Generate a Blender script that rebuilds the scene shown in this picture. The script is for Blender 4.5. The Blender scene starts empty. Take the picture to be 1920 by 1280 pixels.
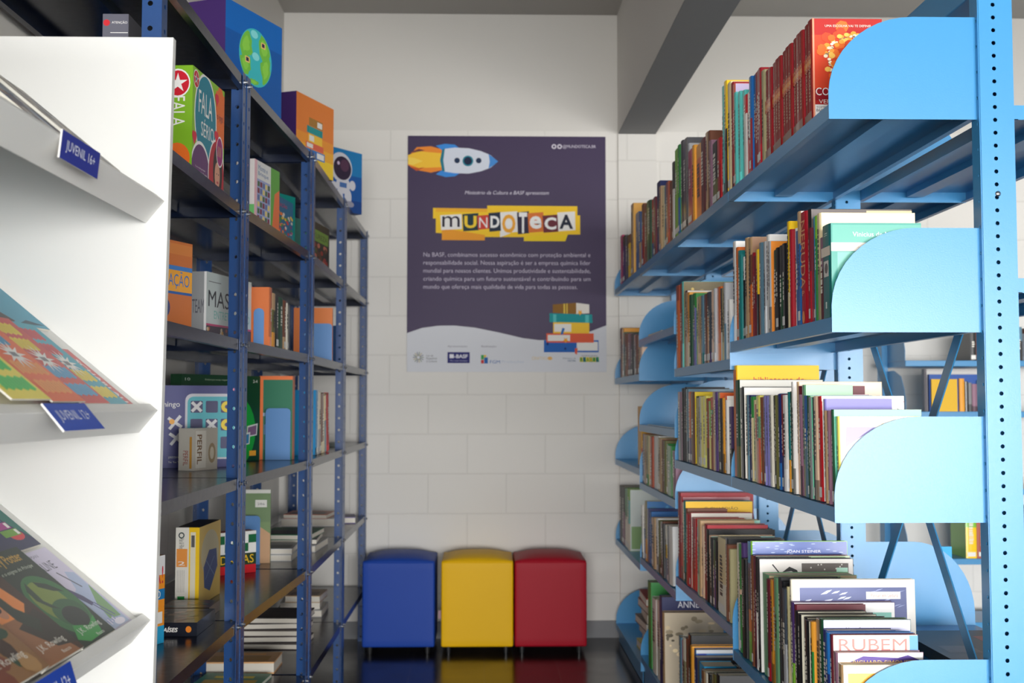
import bpy, bmesh, math, random
from mathutils import Matrix, Vector
random.seed(7)
scene = bpy.context.scene
COL = scene.collection
# ------------------------------------------------------------------ camera, light, exposure
EYE = 1.19; FPX = 2150.0
cd = bpy.data.cameras.new('camera'); cam = bpy.data.objects.new('camera', cd); COL.objects.link(cam)
cam.location = (0, 0, EYE)
cam.rotation_euler = (math.radians(90 + 3.06), 0, math.radians(-1.36))
cd.sensor_width = 36; cd.lens = 36 * FPX / 1920; cd.clip_start = 0.05
cd.dof.use_dof = True; cd.dof.focus_distance = 2.45; cd.dof.aperture_fstop = 6.3
scene.camera = cam
scene.view_settings.view_transform = 'Standard'; scene.view_settings.look = 'None'
scene.view_settings.gamma = 1; scene.view_settings.use_curve_mapping = False
scene.view_settings.exposure = 0.25
w = bpy.data.worlds.new('world'); scene.world = w; w.use_nodes = True
w.node_tree.nodes['Background'].inputs[0].default_value = (0.75, 0.87, 1.0, 1)
w.node_tree.nodes['Background'].inputs[1].default_value = 0.9
def area(name, loc, size, rot, power, color):
    l = bpy.data.lights.new(name, 'AREA'); l.shape = 'RECTANGLE'; l.size, l.size_y = size
    l.energy = power; l.color = color
    o = bpy.data.objects.new(name, l); COL.objects.link(o); o.location = loc
    o.rotation_euler = [math.radians(a) for a in rot]
    return o
# daylight through the window band and the glazed door behind the camera
area('window_daylight', (0.9, -7.9, 1.15), (9.4, 2.1), (90, 0, 0), 1480, (1.0, 0.985, 0.965))
area('door_daylight', (1.6, -2.6, 0.6), (1.2, 1.1), (90, 0, 6), 22, (0.88, 0.95, 1.0))
area('side_fill_light', (5.3, 3.6, 2.0), (2.0, 0.9), (90, 0, 90), 8, (0.95, 0.98, 1.0))  # added fill lamp at the right, no side window known there

Rm = cam.rotation_euler.to_matrix()
def ray(px, py): return Rm @ Vector(((px - 960) / FPX, -(py - 640) / FPX, -1))
def atX(px, py, X):
    d = ray(px, py); t = X / d.x; return Vector((X, d.y * t, EYE + d.z * t))
# ------------------------------------------------------------------ materials
def lin(c): c /= 255; return c / 12.92 if c <= .04045 else ((c + .055) / 1.055) ** 2.4
def rgb(t): return (lin(t[0]), lin(t[1]), lin(t[2]), 1.0)
def mat(name, col, rough=.5, metal=0, spec=.5, bump=0, bscale=60, var=0, coat=0):
    m = bpy.data.materials.new(name); m.use_nodes = True; nt = m.node_tree; b = nt.nodes['Principled BSDF']
    b.inputs['Base Color'].default_value = rgb(col); b.inputs['Roughness'].default_value = rough
    b.inputs['Metallic'].default_value = metal; b.inputs['Specular IOR Level'].default_value = spec
    b.inputs['Coat Weight'].default_value = coat
    tc = nt.nodes.new('ShaderNodeTexCoord'); n = nt.nodes.new('ShaderNodeTexNoise'); n.inputs['Scale'].default_value = bscale
    nt.links.new(tc.outputs['Object'], n.inputs['Vector'])
    if bump:
        bp = nt.nodes.new('ShaderNodeBump'); bp.inputs['Strength'].default_value = bump; bp.inputs['Distance'].default_value = .002
        nt.links.new(n.outputs[0], bp.inputs['Height']); nt.links.new(bp.outputs[0], b.inputs['Normal'])
    mr = nt.nodes.new('ShaderNodeMapRange'); mr.inputs[3].default_value = max(0, rough - .05); mr.inputs[4].default_value = rough + .05
    nt.links.new(n.outputs[0], mr.inputs[0]); nt.links.new(mr.outputs[0], b.inputs['Roughness'])
    return m
def print_mat(name, rough, coat=0):
    m = bpy.data.materials.new(name); m.use_nodes = True; nt = m.node_tree; b = nt.nodes['Principled BSDF']
    a = nt.nodes.new('ShaderNodeAttribute'); a.attribute_name = 'ink'
    nt.links.new(a.outputs['Color'], b.inputs['Base Color'])
    b.inputs['Roughness'].default_value = rough; b.inputs['Coat Weight'].default_value = coat; b.inputs['Coat Roughness'].default_value = .15
    b.inputs['Specular IOR Level'].default_value = .35
    return m
INK = print_mat('printed_card', .42); MATT2 = print_mat('printed_board', .5); GLOSS = print_mat('printed_gloss', .3, .3); MATT = print_mat('printed_matt', .75)
LBLUE = mat('light_blue_paint', (60, 138, 190), .3, spec=.58, bump=.05, bscale=400)
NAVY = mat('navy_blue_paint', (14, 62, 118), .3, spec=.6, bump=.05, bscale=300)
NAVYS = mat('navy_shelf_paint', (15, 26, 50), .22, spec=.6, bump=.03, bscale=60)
WHITE = mat('white_melamine', (228, 228, 225), .5, spec=.3, bump=.02, bscale=200)
BLACKP = mat('black_plastic', (34, 34, 36), .4)
STEEL = mat('zinc_steel', (190, 192, 195), .3, metal=1)
PAGE = mat('book_paper', (226, 214, 188), .9, spec=.1, bump=.3, bscale=500)
PLAST = mat('plain_card', (225, 225, 225), .4)
# wall of painted concrete blocks (two mappings share it)
def wall_mat():
    m = bpy.data.materials.new('painted_block_wall'); m.use_nodes = True; nt = m.node_tree; b = nt.nodes['Principled BSDF']
    b.inputs['Roughness'].default_value = .6; b.inputs['Specular IOR Level'].default_value = .3
    g = nt.nodes.new('ShaderNodeNewGeometry'); sp = nt.nodes.new('ShaderNodeSeparateXYZ'); nt.links.new(g.outputs['Position'], sp.inputs[0])
    ad = nt.nodes.new('ShaderNodeMath'); ad.operation = 'ADD'; nt.links.new(sp.outputs[0], ad.inputs[0]); nt.links.new(sp.outputs[1], ad.inputs[1])
    cb = nt.nodes.new('ShaderNodeCombineXYZ'); nt.links.new(ad.outputs[0], cb.inputs[0])
    ad2 = nt.nodes.new('ShaderNodeMath'); ad2.operation = 'ADD'; ad2.inputs[1].default_value = -.02; nt.links.new(sp.outputs[2], ad2.inputs[0]); nt.links.new(ad2.outputs[0], cb.inputs[1])
    br = nt.nodes.new('ShaderNodeTexBrick'); nt.links.new(cb.outputs[0], br.inputs['Vector'])
    br.inputs['Scale'].default_value = 1; br.inputs['Brick Width'].default_value = .4; br.inputs['Row Height'].default_value = .202
    br.inputs['Mortar Size'].default_value = .005; br.inputs['Mortar Smooth'].default_value = .8
    br.inputs['Color1'].default_value = rgb((224, 221, 215)); br.inputs['Color2'].default_value = rgb((223, 220, 214)); br.inputs['Mortar'].default_value = rgb((214, 211, 205))
    nz = nt.nodes.new('ShaderNodeTexNoise'); nz.inputs['Scale'].default_value = 25; nz.inputs['Detail'].default_value = 6; nt.links.new(g.outputs['Position'], nz.inputs['Vector'])
    up = nt.nodes.new('ShaderNodeMath'); up.operation = 'GREATER_THAN'; up.inputs[1].default_value = 2.6; nt.links.new(sp.outputs[2], up.inputs[0])
    mx = nt.nodes.new('ShaderNodeMixRGB'); nt.links.new(up.outputs[0], mx.inputs[0]); nt.links.new(br.outputs['Color'], mx.inputs[1]); mx.inputs[2].default_value = rgb((214, 211, 205))  # upper wall greyed to look dimmer, shade put into its colour
    nt.links.new(mx.outputs[0], b.inputs['Base Color'])
    inv = nt.nodes.new('ShaderNodeMath'); inv.operation = 'MULTIPLY_ADD'; nt.links.new(br.outputs['Fac'], inv.inputs[0]); inv.inputs[1].default_value = -1; inv.inputs[2].default_value = 1
    mxx = nt.nodes.new('ShaderNodeMath'); mxx.operation = 'MAXIMUM'; nt.links.new(inv.outputs[0], mxx.inputs[0]); nt.links.new(up.outputs[0], mxx.inputs[1])
    sm = nt.nodes.new('ShaderNodeMath'); sm.operation = 'MULTIPLY_ADD'; nt.links.new(nz.outputs[0], sm.inputs[0]); sm.inputs[1].default_value = .35; nt.links.new(mxx.outputs[0], sm.inputs[2])
    bp = nt.nodes.new('ShaderNodeBump'); bp.inputs['Strength'].default_value = .3; bp.inputs['Distance'].default_value = .004
    nt.links.new(sm.outputs[0], bp.inputs['Height']); nt.links.new(bp.outputs[0], b.inputs['Normal'])
    return m
WALL = wall_mat()
def floor_mat():
    m = bpy.data.materials.new('dark_polished_tiles'); m.use_nodes = True; nt = m.node_tree; b = nt.nodes['Principled BSDF']
    g = nt.nodes.new('ShaderNodeNewGeometry')
    br = nt.nodes.new('ShaderNodeTexBrick'); nt.links.new(g.outputs['Position'], br.inputs['Vector'])
    br.offset = 0; br.inputs['Scale'].default_value = 1; br.inputs['Brick Width'].default_value = .33; br.inputs['Row Height'].default_value = .33
    br.inputs['Mortar Size'].default_value = .003; br.inputs['Color1'].default_value = rgb((34, 32, 33)); br.inputs['Color2'].default_value = rgb((44, 41, 41)); br.inputs['Mortar'].default_value = rgb((70, 66, 64))
    nt.links.new(br.outputs['Color'], b.inputs['Base Color'])
    n = nt.nodes.new('ShaderNodeTexNoise'); n.inputs['Scale'].default_value = 6; n.inputs['Detail'].default_value = 5; nt.links.new(g.outputs['Position'], n.inputs['Vector'])
    mr = nt.nodes.new('ShaderNodeMapRange'); mr.inputs[3].default_value = .1; mr.inputs[4].default_value = .3; nt.links.new(n.outputs[0], mr.inputs[0]); nt.links.new(mr.outputs[0], b.inputs['Roughness'])
    bp = nt.nodes.new('ShaderNodeBump'); bp.inputs['Strength'].default_value = .15; bp.inputs['Distance'].default_value = .002; nt.links.new(n.outputs[0], bp.inputs['Height']); nt.links.new(bp.outputs[0], b.inputs['Normal'])
    return m
FLOOR = floor_mat()
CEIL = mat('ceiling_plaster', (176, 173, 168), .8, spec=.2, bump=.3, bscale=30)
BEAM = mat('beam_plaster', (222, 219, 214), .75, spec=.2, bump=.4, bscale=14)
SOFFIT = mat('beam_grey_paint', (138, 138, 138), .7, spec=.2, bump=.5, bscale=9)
SKIRT = mat('grey_skirting_paint', (118, 119, 122), .5, bump=.2, bscale=40)
# ------------------------------------------------------------------ mesh helpers
TEXT = {}
def text_geo(s, bold=0, shear=0):
    if set(s) & set('MWmwN'): bold = 0
    k = (s, bold, shear)
    if k not in TEXT:
        c = bpy.data.curves.new('t', 'FONT'); c.body = s; c.size = 1; c.offset = bold; c.shear = shear; c.resolution_u = 3
        o = bpy.data.objects.new('t', c); COL.objects.link(o)
        dg = bpy.context.evaluated_depsgraph_get(); me = bpy.data.meshes.new_from_object(o.evaluated_get(dg))
        V = [(v.co.x, v.co.y) for v in me.vertices]; F = [tuple(p.vertices) for p in me.polygons]
        bpy.data.objects.remove(o); bpy.data.curves.remove(c); bpy.data.meshes.remove(me)
        x0 = min(v[0] for v in V); x1 = max(v[0] for v in V); y0 = min(v[1] for v in V); y1 = max(v[1] for v in V)
        TEXT[k] = ([((v[0] - x0) / (x1 - x0), (v[1] - y0) / (y1 - y0)) for v in V], F)
    return TEXT[k]
class Art:                      # flat printing on one face of a mesh
    def __init__(s, g, O, u, v):
        s.g = g; s.O = Vector(O); s.u = Vector(u); s.v = Vector(v); s.n = s.u.cross(s.v); s.k = 0; s.lim = None
    def P(s, x, y): return s.O + s.u * x + s.v * y + s.n * (.0002 + .00001 * s.k)
    def poly(s, pts, c):
        if s.lim:
            for ax, lo, sg in ((0, 0, 1), (0, s.lim[0], -1), (1, 0, 1), (1, s.lim[1], -1)):
                out = []
                for i in range(len(pts)):
                    p, q = pts[i - 1], pts[i]; a, b = (p[ax] - lo) * sg, (q[ax] - lo) * sg
                    if (a < 0) != (b < 0): t = a / (a - b); out.append((p[0] + (q[0] - p[0]) * t, p[1] + (q[1] - p[1]) * t))
                    if b >= 0: out.append(q)
                pts = out
                if len(pts) < 3: return
        s.k += 1; s.g.face([s.P(*p) for p in pts], c)
    def rect(s, x0, y0, x1, y1, c): s.poly([(x0, y0), (x1, y0), (x1, y1), (x0, y1)], c)
    def ell(s, cx, cy, rx, ry, c, n=24, a0=0, a1=360):
        s.poly([(cx + rx * math.cos(math.radians(a0 + (a1 - a0) * i / n)), cy + ry * math.sin(math.radians(a0 + (a1 - a0) * i / n))) for i in range(n + (a1 - a0 < 360))], c)
    def rrect(s, x0, y0, x1, y1, r, c):
        p = []
        for cx, cy, a in ((x1 - r, y0 + r, -90), (x1 - r, y1 - r, 0), (x0 + r, y1 - r, 90), (x0 + r, y0 + r, 180)):
            p += [(cx + r * math.cos(math.radians(a + k * 22.5)), cy + r * math.sin(math.radians(a + k * 22.5))) for k in range(5)]
        s.poly(p, c)
    def line(s, x0, y0, x1, y1, wd, c):
        L = math.hypot(x1 - x0, y1 - y0); a, b = -(y1 - y0) / L * wd / 2, (x1 - x0) / L * wd / 2
        s.poly([(x0 + a, y0 + b), (x0 - a, y0 - b), (x1 - a, y1 - b), (x1 + a, y1 + b)], c)
    def star(s, cx, cy, r0, r1, n, c, sy=1):
        s.poly([(cx + (r0 if i % 2 else r1) * math.cos(math.pi * i / n + .3), cy + sy * (r0 if i % 2 else r1) * math.sin(math.pi * i / n + .3)) for i in range(2 * n)], c)
    def text(s, t, x, y, w, h, c, bold=0, shear=0, down=False, rot=0):   # fits t into the box; down: runs top to bottom
        s.k += 1; V, F = text_geo(t, bold, shear); P = []
        for a, b in V:
            if down: q = (x + b * w, y + h - a * h)
            else: q = (x + a * w, y + b * h)
            if rot:
                ca, sa = math.cos(math.radians(rot)), math.sin(math.radians(rot)); q = (x + (q[0] - x) * ca - (q[1] - y) * sa, y + (q[0] - x) * sa + (q[1] - y) * ca)
            P.append(s.P(*q))
        s.g.raw(P, F, c)
class G:
    def __init__(s): s.v = []; s.f = []; s.c = []
    def raw(s, V, F, c):
        n = len(s.v); s.v += [tuple(p) for p in V]; s.f += [tuple(i + n for i in f) for f in F]; s.c += [c] * len(F)
    def face(s, V, c=(200, 200, 200)): s.raw(V, [tuple(range(len(V)))], c)
    def box(s, x0, x1, y0, y1, z0, z1, c=(200, 200, 200), cs={}):
        p = [(x, y, z) for x in (x0, x1) for y in (y0, y1) for z in (z0, z1)]
        for k, f in {'-x': (0, 1, 3, 2), '+x': (4, 6, 7, 5), '-y': (0, 4, 5, 1), '+y': (2, 3, 7, 6), '-z': (0, 2, 6, 4), '+z': (1, 5, 7, 3)}.items():
            s.face([p[i] for i in f], cs.get(k, c))
    def art(s, O, u, v, lim=None):
        a = Art(s, O, u, v); a.lim = lim; return a
    def mesh(s, name, m):
        me = bpy.data.meshes.new(name); me.from_pydata(s.v, [], s.f)
        at = me.color_attributes.new('ink', 'FLOAT_COLOR', 'CORNER'); cache = {}; i = 0
        for f, c in zip(s.f, s.c):
            if c not in cache: cache[c] = rgb(c)
            for _ in f: at.data[i].color = cache[c]; i += 1
        me.materials.append(m); return me
    def build(s, name, m, parent=None, loc=(0, 0, 0), rz=0, bevel=0, smooth=False, solid=0, weld=False):
        me = s.mesh(name, m)
        if bevel or solid or smooth or weld:
            bm = bmesh.new(); bm.from_mesh(me); bmesh.ops.remove_doubles(bm, verts=bm.verts, dist=1e-5); bm.to_mesh(me); bm.free()
        o = bpy.data.objects.new(name, me); COL.objects.link(o); o.parent = parent; o.location = loc; o.rotation_euler = (0, 0, rz)
        if smooth: me.polygons.foreach_set('use_smooth', [True] * len(me.polygons))
        if solid: md = o.modifiers.new('thick', 'SOLIDIFY'); md.thickness = solid; md.offset = 0
        if bevel: md = o.modifiers.new('bevel', 'BEVEL'); md.width = bevel; md.segments = 2; md.limit_method = 'ANGLE'
        return o
def tag(o, label, cat, group=None, kind=None):
    if label: o['label'] = label
    if cat: o['category'] = cat
    if group: o['group'] = group
    if kind: o['kind'] = kind
    return o
def empty(name, loc=(0, 0, 0), rz=0, rx=0):
    o = bpy.data.objects.new(name, None); COL.objects.link(o); o.location = loc; o.rotation_euler = (rx, 0, rz); o.empty_display_size = .05; return o
def dup(o, name=None, parent=None, loc=None):
    c = o.copy(); COL.objects.link(c)
    if parent is not None: c.parent = parent
    if loc is not None: c.location = loc
    return c
def struct(name, x0, x1, y0, y1, z0, z1, m):
    g = G(); g.box(x0, x1, y0, y1, z0, z1); o = g.build(name, m); o['kind'] = 'structure'; return o
# ------------------------------------------------------------------ the room
WY = 5.89; CZ = 3.215
struct('floor', -4.2, 5.6, -8.0, WY + .1, -.1, 0, FLOOR)
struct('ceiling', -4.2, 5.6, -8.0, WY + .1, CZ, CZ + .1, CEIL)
struct('wall_back', -1.2, 5.6, WY, WY + .15, 0, CZ, WALL)
struct('wall_left', -1.2, -1.045, .6, WY, 0, CZ, WALL)
struct('wall_right', 5.4, 5.6, -8.0, WY, 0, CZ, WALL)
struct('wall_outer_left', -4.2, -4.0, -8.0, .6, 0, CZ, WALL)
struct('wall_return_left', -4.0, -1.2, .6, .75, 0, CZ, WALL)
struct('trim_1', .69, .885, -8.0, WY - .025, 2.585, CZ, BEAM)          # ceiling beam
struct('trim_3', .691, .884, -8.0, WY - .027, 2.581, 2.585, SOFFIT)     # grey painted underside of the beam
struct('trim_4', -4.0, 5.4, -1.25, -1.0, 2.2, CZ, BEAM)              # added unseen beam that keeps daylight off the upper wall
struct('trim_2', .69, .885, WY - .025, WY, 0, CZ, WALL)                # pilaster under the beam
struct('baseboard_back', -1.04, .685, WY - .012, WY, 0, .085, SKIRT)
struct('baseboard_pilaster', .685, .89, WY - .037, WY - .026, 0, .085, SKIRT)
struct('baseboard_right', .89, 5.4, WY - .012, WY, 0, .085, SKIRT)
# ------------------------------------------------------------------ perforated steel strips
def holed(g, fn, a0, a1, z0, z1, pitch, r, ca=None):
    ca = (a0 + a1) / 2 if ca is None else ca; n = int((z1 - z0) / pitch); z = z0
    for i in range(n):
        zt = z + pitch if i < n - 1 else z1; cz = z + pitch / 2
        oc = [(ca + r * math.cos(math.radians(22.5 + 45 * k)), cz + r * math.sin(math.radians(22.5 + 45 * k))) for k in range(8)]
        q = lambda *p: g.face([fn(*t) for t in p])
        q((a1, z), (a1, zt), oc[0], oc[7]); q((a1, zt), oc[1], oc[0]); q((a1, zt), (a0, zt), oc[2], oc[1]); q((a0, zt), oc[3], oc[2])
        q((a0, zt), (a0, z), oc[4], oc[3]); q((a0, z), oc[5], oc[4]); q((a0, z), (a1, z), oc[6], oc[5]); q((a1, z), oc[7], oc[6])
        z = zt
# ------------------------------------------------------------------ right: light blue double-faced library shelving
RF = .66; RC0 = .948; RC1 = 1.012; RB = 1.31       # front edge, central upright, rear edge of the far side
RY = [2.16, 3.07, 3.98, 4.89, 5.80]
ST = .028                                         # height of a shelf's lip
FRONT = [[1.735, 1.325, .965, .510, .10], [1.735, 1.28, .965, .565, .10], [1.735, 1.43, 1.07, .825, .51, .10], [1.735, 1.285, .88, .48, .06]]
BACK = [[1.735, 1.40, .57, .10], [1.735, 1.40, .42, .10], [1.735, 1.2, .50, .10], [1.735, 1.2, .42, .10]]
row = empty('library_shelving', (RC0, RY[0], 0))
tag(row, 'long light blue double-faced steel library shelving on the right, full of books', 'bookshelf')
def loc_(x, y, z): return (x - RC0, y - RY[0], z)
def upright_mesh():
    g = G(); W = RC1 - RC0; D = .035; H = 2.07
    holed(g, lambda a, z: (a, 0, z), 0, W, 0, H, .0249, .0042, .028)
    holed(g, lambda a, z: (0, D - a, z), 0, D, 0, H, .05, .0035, .027)
    g.face([(W, 0, 0), (W, D, 0), (W, D, H), (W, 0, H)])
    g.face([(W, D, 0), (0, D, 0), (0, D, H), (W, D, H)])
    return g.mesh('upright', LBLUE)
um = upright_mesh()
for i, y in enumerate(RY):
    o = bpy.data.objects.new('upright', um); COL.objects.link(o); o.parent = row; o.location = loc_(RC0, y - .012 if i == 0 else y - .02, 0)
    md = o.modifiers.new('thick', 'SOLIDIFY'); md.thickness = .0018; md.offset = 1
# feet under each upright
for y in RY:
    g = G(); g.box(RF + .02, RB - .02, y - .02, y + .02, .0, .05); g.build('foot', LBLUE, row, loc_(0, 0, 0), bevel=.003)
def tray(x0, x1, y0, y1, z, front):
    g = G(); t = .0012; e = .004
    y0 += .002; y1 -= .002
    g.box(x0, x1, y0, y1, z + ST - .0015, z + ST)                                   # plate
    g.box(x0, x0 + t, y0, y1, z, z + ST - .0015); g.box(x1 - t, x1, y0, y1, z, z + ST - .0015)
    g.box(x0 + t, x0 + .014, y0, y1, z, z + t); g.box(x1 - .014, x1 - t, y0, y1, z, z + t)
    g.box(x0 + t, x1 - t, y0, y0 + t, z, z + ST - .0015); g.box(x0 + t, x1 - t, y1 - t, y1, z, z + ST - .0015)
    m = (x0 + x1) / 2                                                                # stiffening hat rib
    g.box(m - .022, m + .022, y0 + .02, y1 - .02, z + .010, z + ST - .0015)
    return g
def bracket(right=False, wd=RC0 - RF, h=.2):
    g = G(); c = []
    rx, rz = .165, h * .76
    pts = [(0, 0), (wd, 0), (wd, h), (rx, h)] + [(rx - rx * math.sin(math.radians(a)), h - rz + rz * math.cos(math.radians(a))) for a in range(8, 90, 8)] + [(0, h - rz)]
    if right: pts = [(wd - a, b) for a, b in pts][::-1]
    t = .0022
    g.face([(a, 0, b) for a, b in pts]); g.face([(a, t, b) for a, b in pts][::-1])
    for i in range(len(pts)):
        a, b = pts[i], pts[(i + 1) % len(pts)]
        g.face([(a[0], 0, a[1]), (a[0], t, a[1]), (b[0], t, b[1]), (b[0], 0, b[1])])
    return g.mesh('end_bracket', LBLUE)
bmF = bracket(); bmB = bracket(True, RB - RC1, .25)
for b in range(4):
    y0, y1 = RY[b], RY[b + 1]
    for z in FRONT[b]:
        tray(RF, RC0 - .002, y0, y1, z, True).build('shelf', LBLUE, row, loc_(0, 0, 0))
        for yy in (y0 - .001, y1 - .003):
            if z > 1.7 and yy > 2.5 and yy < 5.7: continue
            o = bpy.data.objects.new('end_bracket', bmF); COL.objects.link(o); o.parent = row
            o.location = loc_(RF - .0005, yy, z - .001)
    for z in BACK[b]:
        tray(RC1 + .002, RB, y0, y1, z, False).build('shelf', LBLUE, row, loc_(0, 0, 0))
        for yy in ((y0 - .001, y1 - .003) if b else (y1 - .003,)):
            if b == 0 and z > 1: continue
            o = bpy.data.objects.new('end_bracket', bmB); COL.objects.link(o); o.parent = row
            o.location = loc_(RC1, yy, z - .001)
    # flat bar cross bracing in the middle of the row
    for s in (1, -1):
        g = G(); ya, yb = y0 + .03, y1 - .01; za, zb = (.52, 1.54) if s > 0 else (1.54, .52)
        L = math.hypot(yb - ya, zb - za); ny, nz = -(zb - za) / L * .016, (yb - ya) / L * .016
        x = RC0 + (.036 if s > 0 else .040); t = .003
        p = [(ya + ny, za + nz), (ya - ny, za - nz), (yb - ny, zb - nz), (yb + ny, zb + nz)]
        A = [loc_(x, *q) for q in p]; B = [loc_(x + t, *q) for q in p]
        g.face(A); g.face(B[::-1])
        for i in range(4): g.face([A[i], B[i], B[(i + 1) % 4], A[(i + 1) % 4]])
        g.build('cross_brace', LBLUE, row)
    g = G(); g.box(RC0 + .002, RC1 - .004, y0 + .02, y1 - .02, 1.985, 2.06); g.build('tie_rail', LBLUE, row, loc_(0, 0, 0), bevel=.003)
# plinth panel under the lowest shelf
for b in range(4):
    g = G(); g.box(RF + .012, RF + .014, RY[b] + .022, RY[b + 1] - .022, .004, min(FRONT[b]) - .002); g.build('plinth', LBLUE, row, loc_(0, 0, 0))
g = G()
for k in range(12):
    a = math.tau * k / 12; b2 = math.tau * (k + 1) / 12; r = .0055
    g.face([(0, -.003, 0), (r * math.cos(a), -.0012, r * math.sin(a)), (r * math.cos(b2), -.0012, r * math.sin(b2))]); g.face([(r * math.cos(a), -.0012, r * math.sin(a)), (r * math.cos(a), 0, r * math.sin(a)), (r * math.cos(b2), 0, r * math.sin(b2)), (r * math.cos(b2), -.0012, r * math.sin(b2))])
g.build('screw', STEEL, row, loc_(RC0 + .03, RY[0] - .0135, 1.588), smooth=True)

# ------------------------------------------------------------------ books
CN = dict(red=(190, 30, 38), crimson=(150, 18, 34), maroon=(96, 26, 40), teal=(20, 118, 118), aqua=(92, 196, 190), white=(232, 230, 226), cream=(232, 214, 168), ivory=(238, 232, 214),
    black=(24, 24, 27), navy=(26, 38, 96), blue=(28, 100, 168), sky=(40, 160, 214), steel=(92, 130, 150), orange=(226, 112, 40), amber=(232, 160, 50), yellow=(244, 200, 24), lemon=(236, 226, 112),
    green=(50, 140, 66), lime=(130, 192, 60), sage=(108, 164, 120), forest=(30, 76, 50), olive=(104, 104, 56), brown=(116, 68, 48), tan=(190, 156, 116), grey=(122, 124, 126), slate=(70, 80, 92), silver=(178, 180, 184),
    purple=(78, 54, 112), lavender=(128, 124, 190), mauve=(142, 104, 124), pink=(226, 120, 150), magenta=(196, 44, 110), mint=(140, 206, 184), peach=(238, 202, 172), salmon=(214, 96, 70), rust=(160, 66, 36), charcoal=(52, 52, 54), khaki=(168, 160, 120))
WORD = dict(aqua='turquoise', sky='sky blue', steel='steel blue', lemon='pale yellow', slate='slate grey', charcoal='charcoal grey', lime='lime green', sage='sage green', forest='dark green', silver='silver grey', navy='navy blue', mint='pale green', crimson='deep red', olive='olive green')
ORD = ['nearest', 'second', 'third', 'fourth', 'fifth', 'sixth', 'seventh', 'eighth', 'ninth', 'tenth', 'eleventh', 'twelfth', 'thirteenth', 'fourteenth', 'fifteenth', 'sixteenth', 'seventeenth', 'eighteenth', 'nineteenth', 'twentieth']
for t_ in ('twenty', 'thirty', 'forty', 'fifty'):
    ORD += [t_ + '-' + x for x in ('first', 'second', 'third', 'fourth', 'fifth', 'sixth', 'seventh', 'eighth', 'ninth')] + [dict(twenty='thirtieth', thirty='fortieth', forty='fiftieth', fifty='sixtieth')[t_]]
def shade(c, k): return tuple(max(0, min(255, int(v * k))) for v in c)
def book_geo(t, h, d, col, cover, rnd, bands=None, art=None, marks=True):
    """spine at x=0 facing -x, thickness along +y, front board at y=0; returns cover and pages geometry"""
    g = G(); b = min(.0016, t * .18); s = .0009 + .1 * min(t, .012)
    # boards
    g.box(.001, d, 0, b, 0, h, cover); g.box(.001, d, t - b, t, 0, h, cover)
    # rounded spine in horizontal bands of its own colours
    prof = [(.001, 0), (-s * .7, t * .18), (-s, t * .5), (-s * .7, t * .82), (.001, t)]
    bands = bands or [(0, 1, col)]
    for a, e, c in bands:
        for i in range(4):
            p, q = prof[i], prof[i + 1]
            g.face([(q[0], q[1], a * h), (p[0], p[1], a * h), (p[0], p[1], e * h), (q[0], q[1], e * h)], c)
    for z in (0, h): g.face([(x, y, z) for x, y in (prof if z else prof[::-1])], col)
    g.face([(.001, b, 0), (.001, t - b, 0), (.001, t - b, h), (.001, b, h)], col)
    sp = g.art((-s - .0002, t, 0), (0, -1, 0), (0, 0, 1), (t, h)); fr = g.art((0, 0, 0), (1, 0, 0), (0, 0, 1), (d, h)); bk = g.art((d, t, 0), (-1, 0, 0), (0, 0, 1), (d, h))
    if marks and t > .006:      # small marks along the spine, too small to read
        lum = sum(col) / 3; ink = (230, 226, 214) if lum < 130 else (46, 42, 46)
        y = h * rnd.uniform(.62, .9); wd = t * rnd.uniform(.28, .45); end = h * rnd.uniform(.25, .5)
        while y > end:
            L = rnd.uniform(.003, .011)
            sp.rect(t * .5 - wd / 2, y - L, t * .5 + wd / 2 * rnd.uniform(.5, 1), y, ink); y -= L + rnd.uniform(.0015, .005)
        if rnd.random() < .4: sp.rect(t * .12, h * .04, t * .88, h * .04 + min(.02, t * 1.6), (228, 228, 224))
    if art: art(sp, fr, bk, t, h, d)
    pg = G(); e = .0025
    pg.box(.0012, d - e, b + .0001, t - b - .0001, e * .7, h - e * .7, (226, 216, 190))
    return g, pg
def mk_book(t, h, d, cols, rnd, art=None, marks=True, bands=None, name='book'):
    if isinstance(cols, str): cols = [cols]
    c = [CN[x] if isinstance(x, str) else x for x in cols]; col = c[0]
    if bands is None and len(c) > 1:
        z = sorted([rnd.uniform(.15, .85) for _ in range(len(c) - 1)]); z = [0] + z + [1]
        bands = [(z[i], z[i + 1], c[(len(c) - 1 - i)]) for i in range(len(c))]
    elif bands is None and rnd.random() < .35:
        q = rnd.uniform(.1, .3); bands = [(0, q, shade(col, rnd.choice((.6, 1.25)))), (q, 1, col)]
    cover = col if sum(col) > 90 or True else col
    g, pg = book_geo(t, h, d, col, cover, rnd, bands, art, marks)
    o = g.build(name, INK if rnd.random() < .6 else GLOSS)
    p = pg.build('pages', PAGE, o)
    return o
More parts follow.
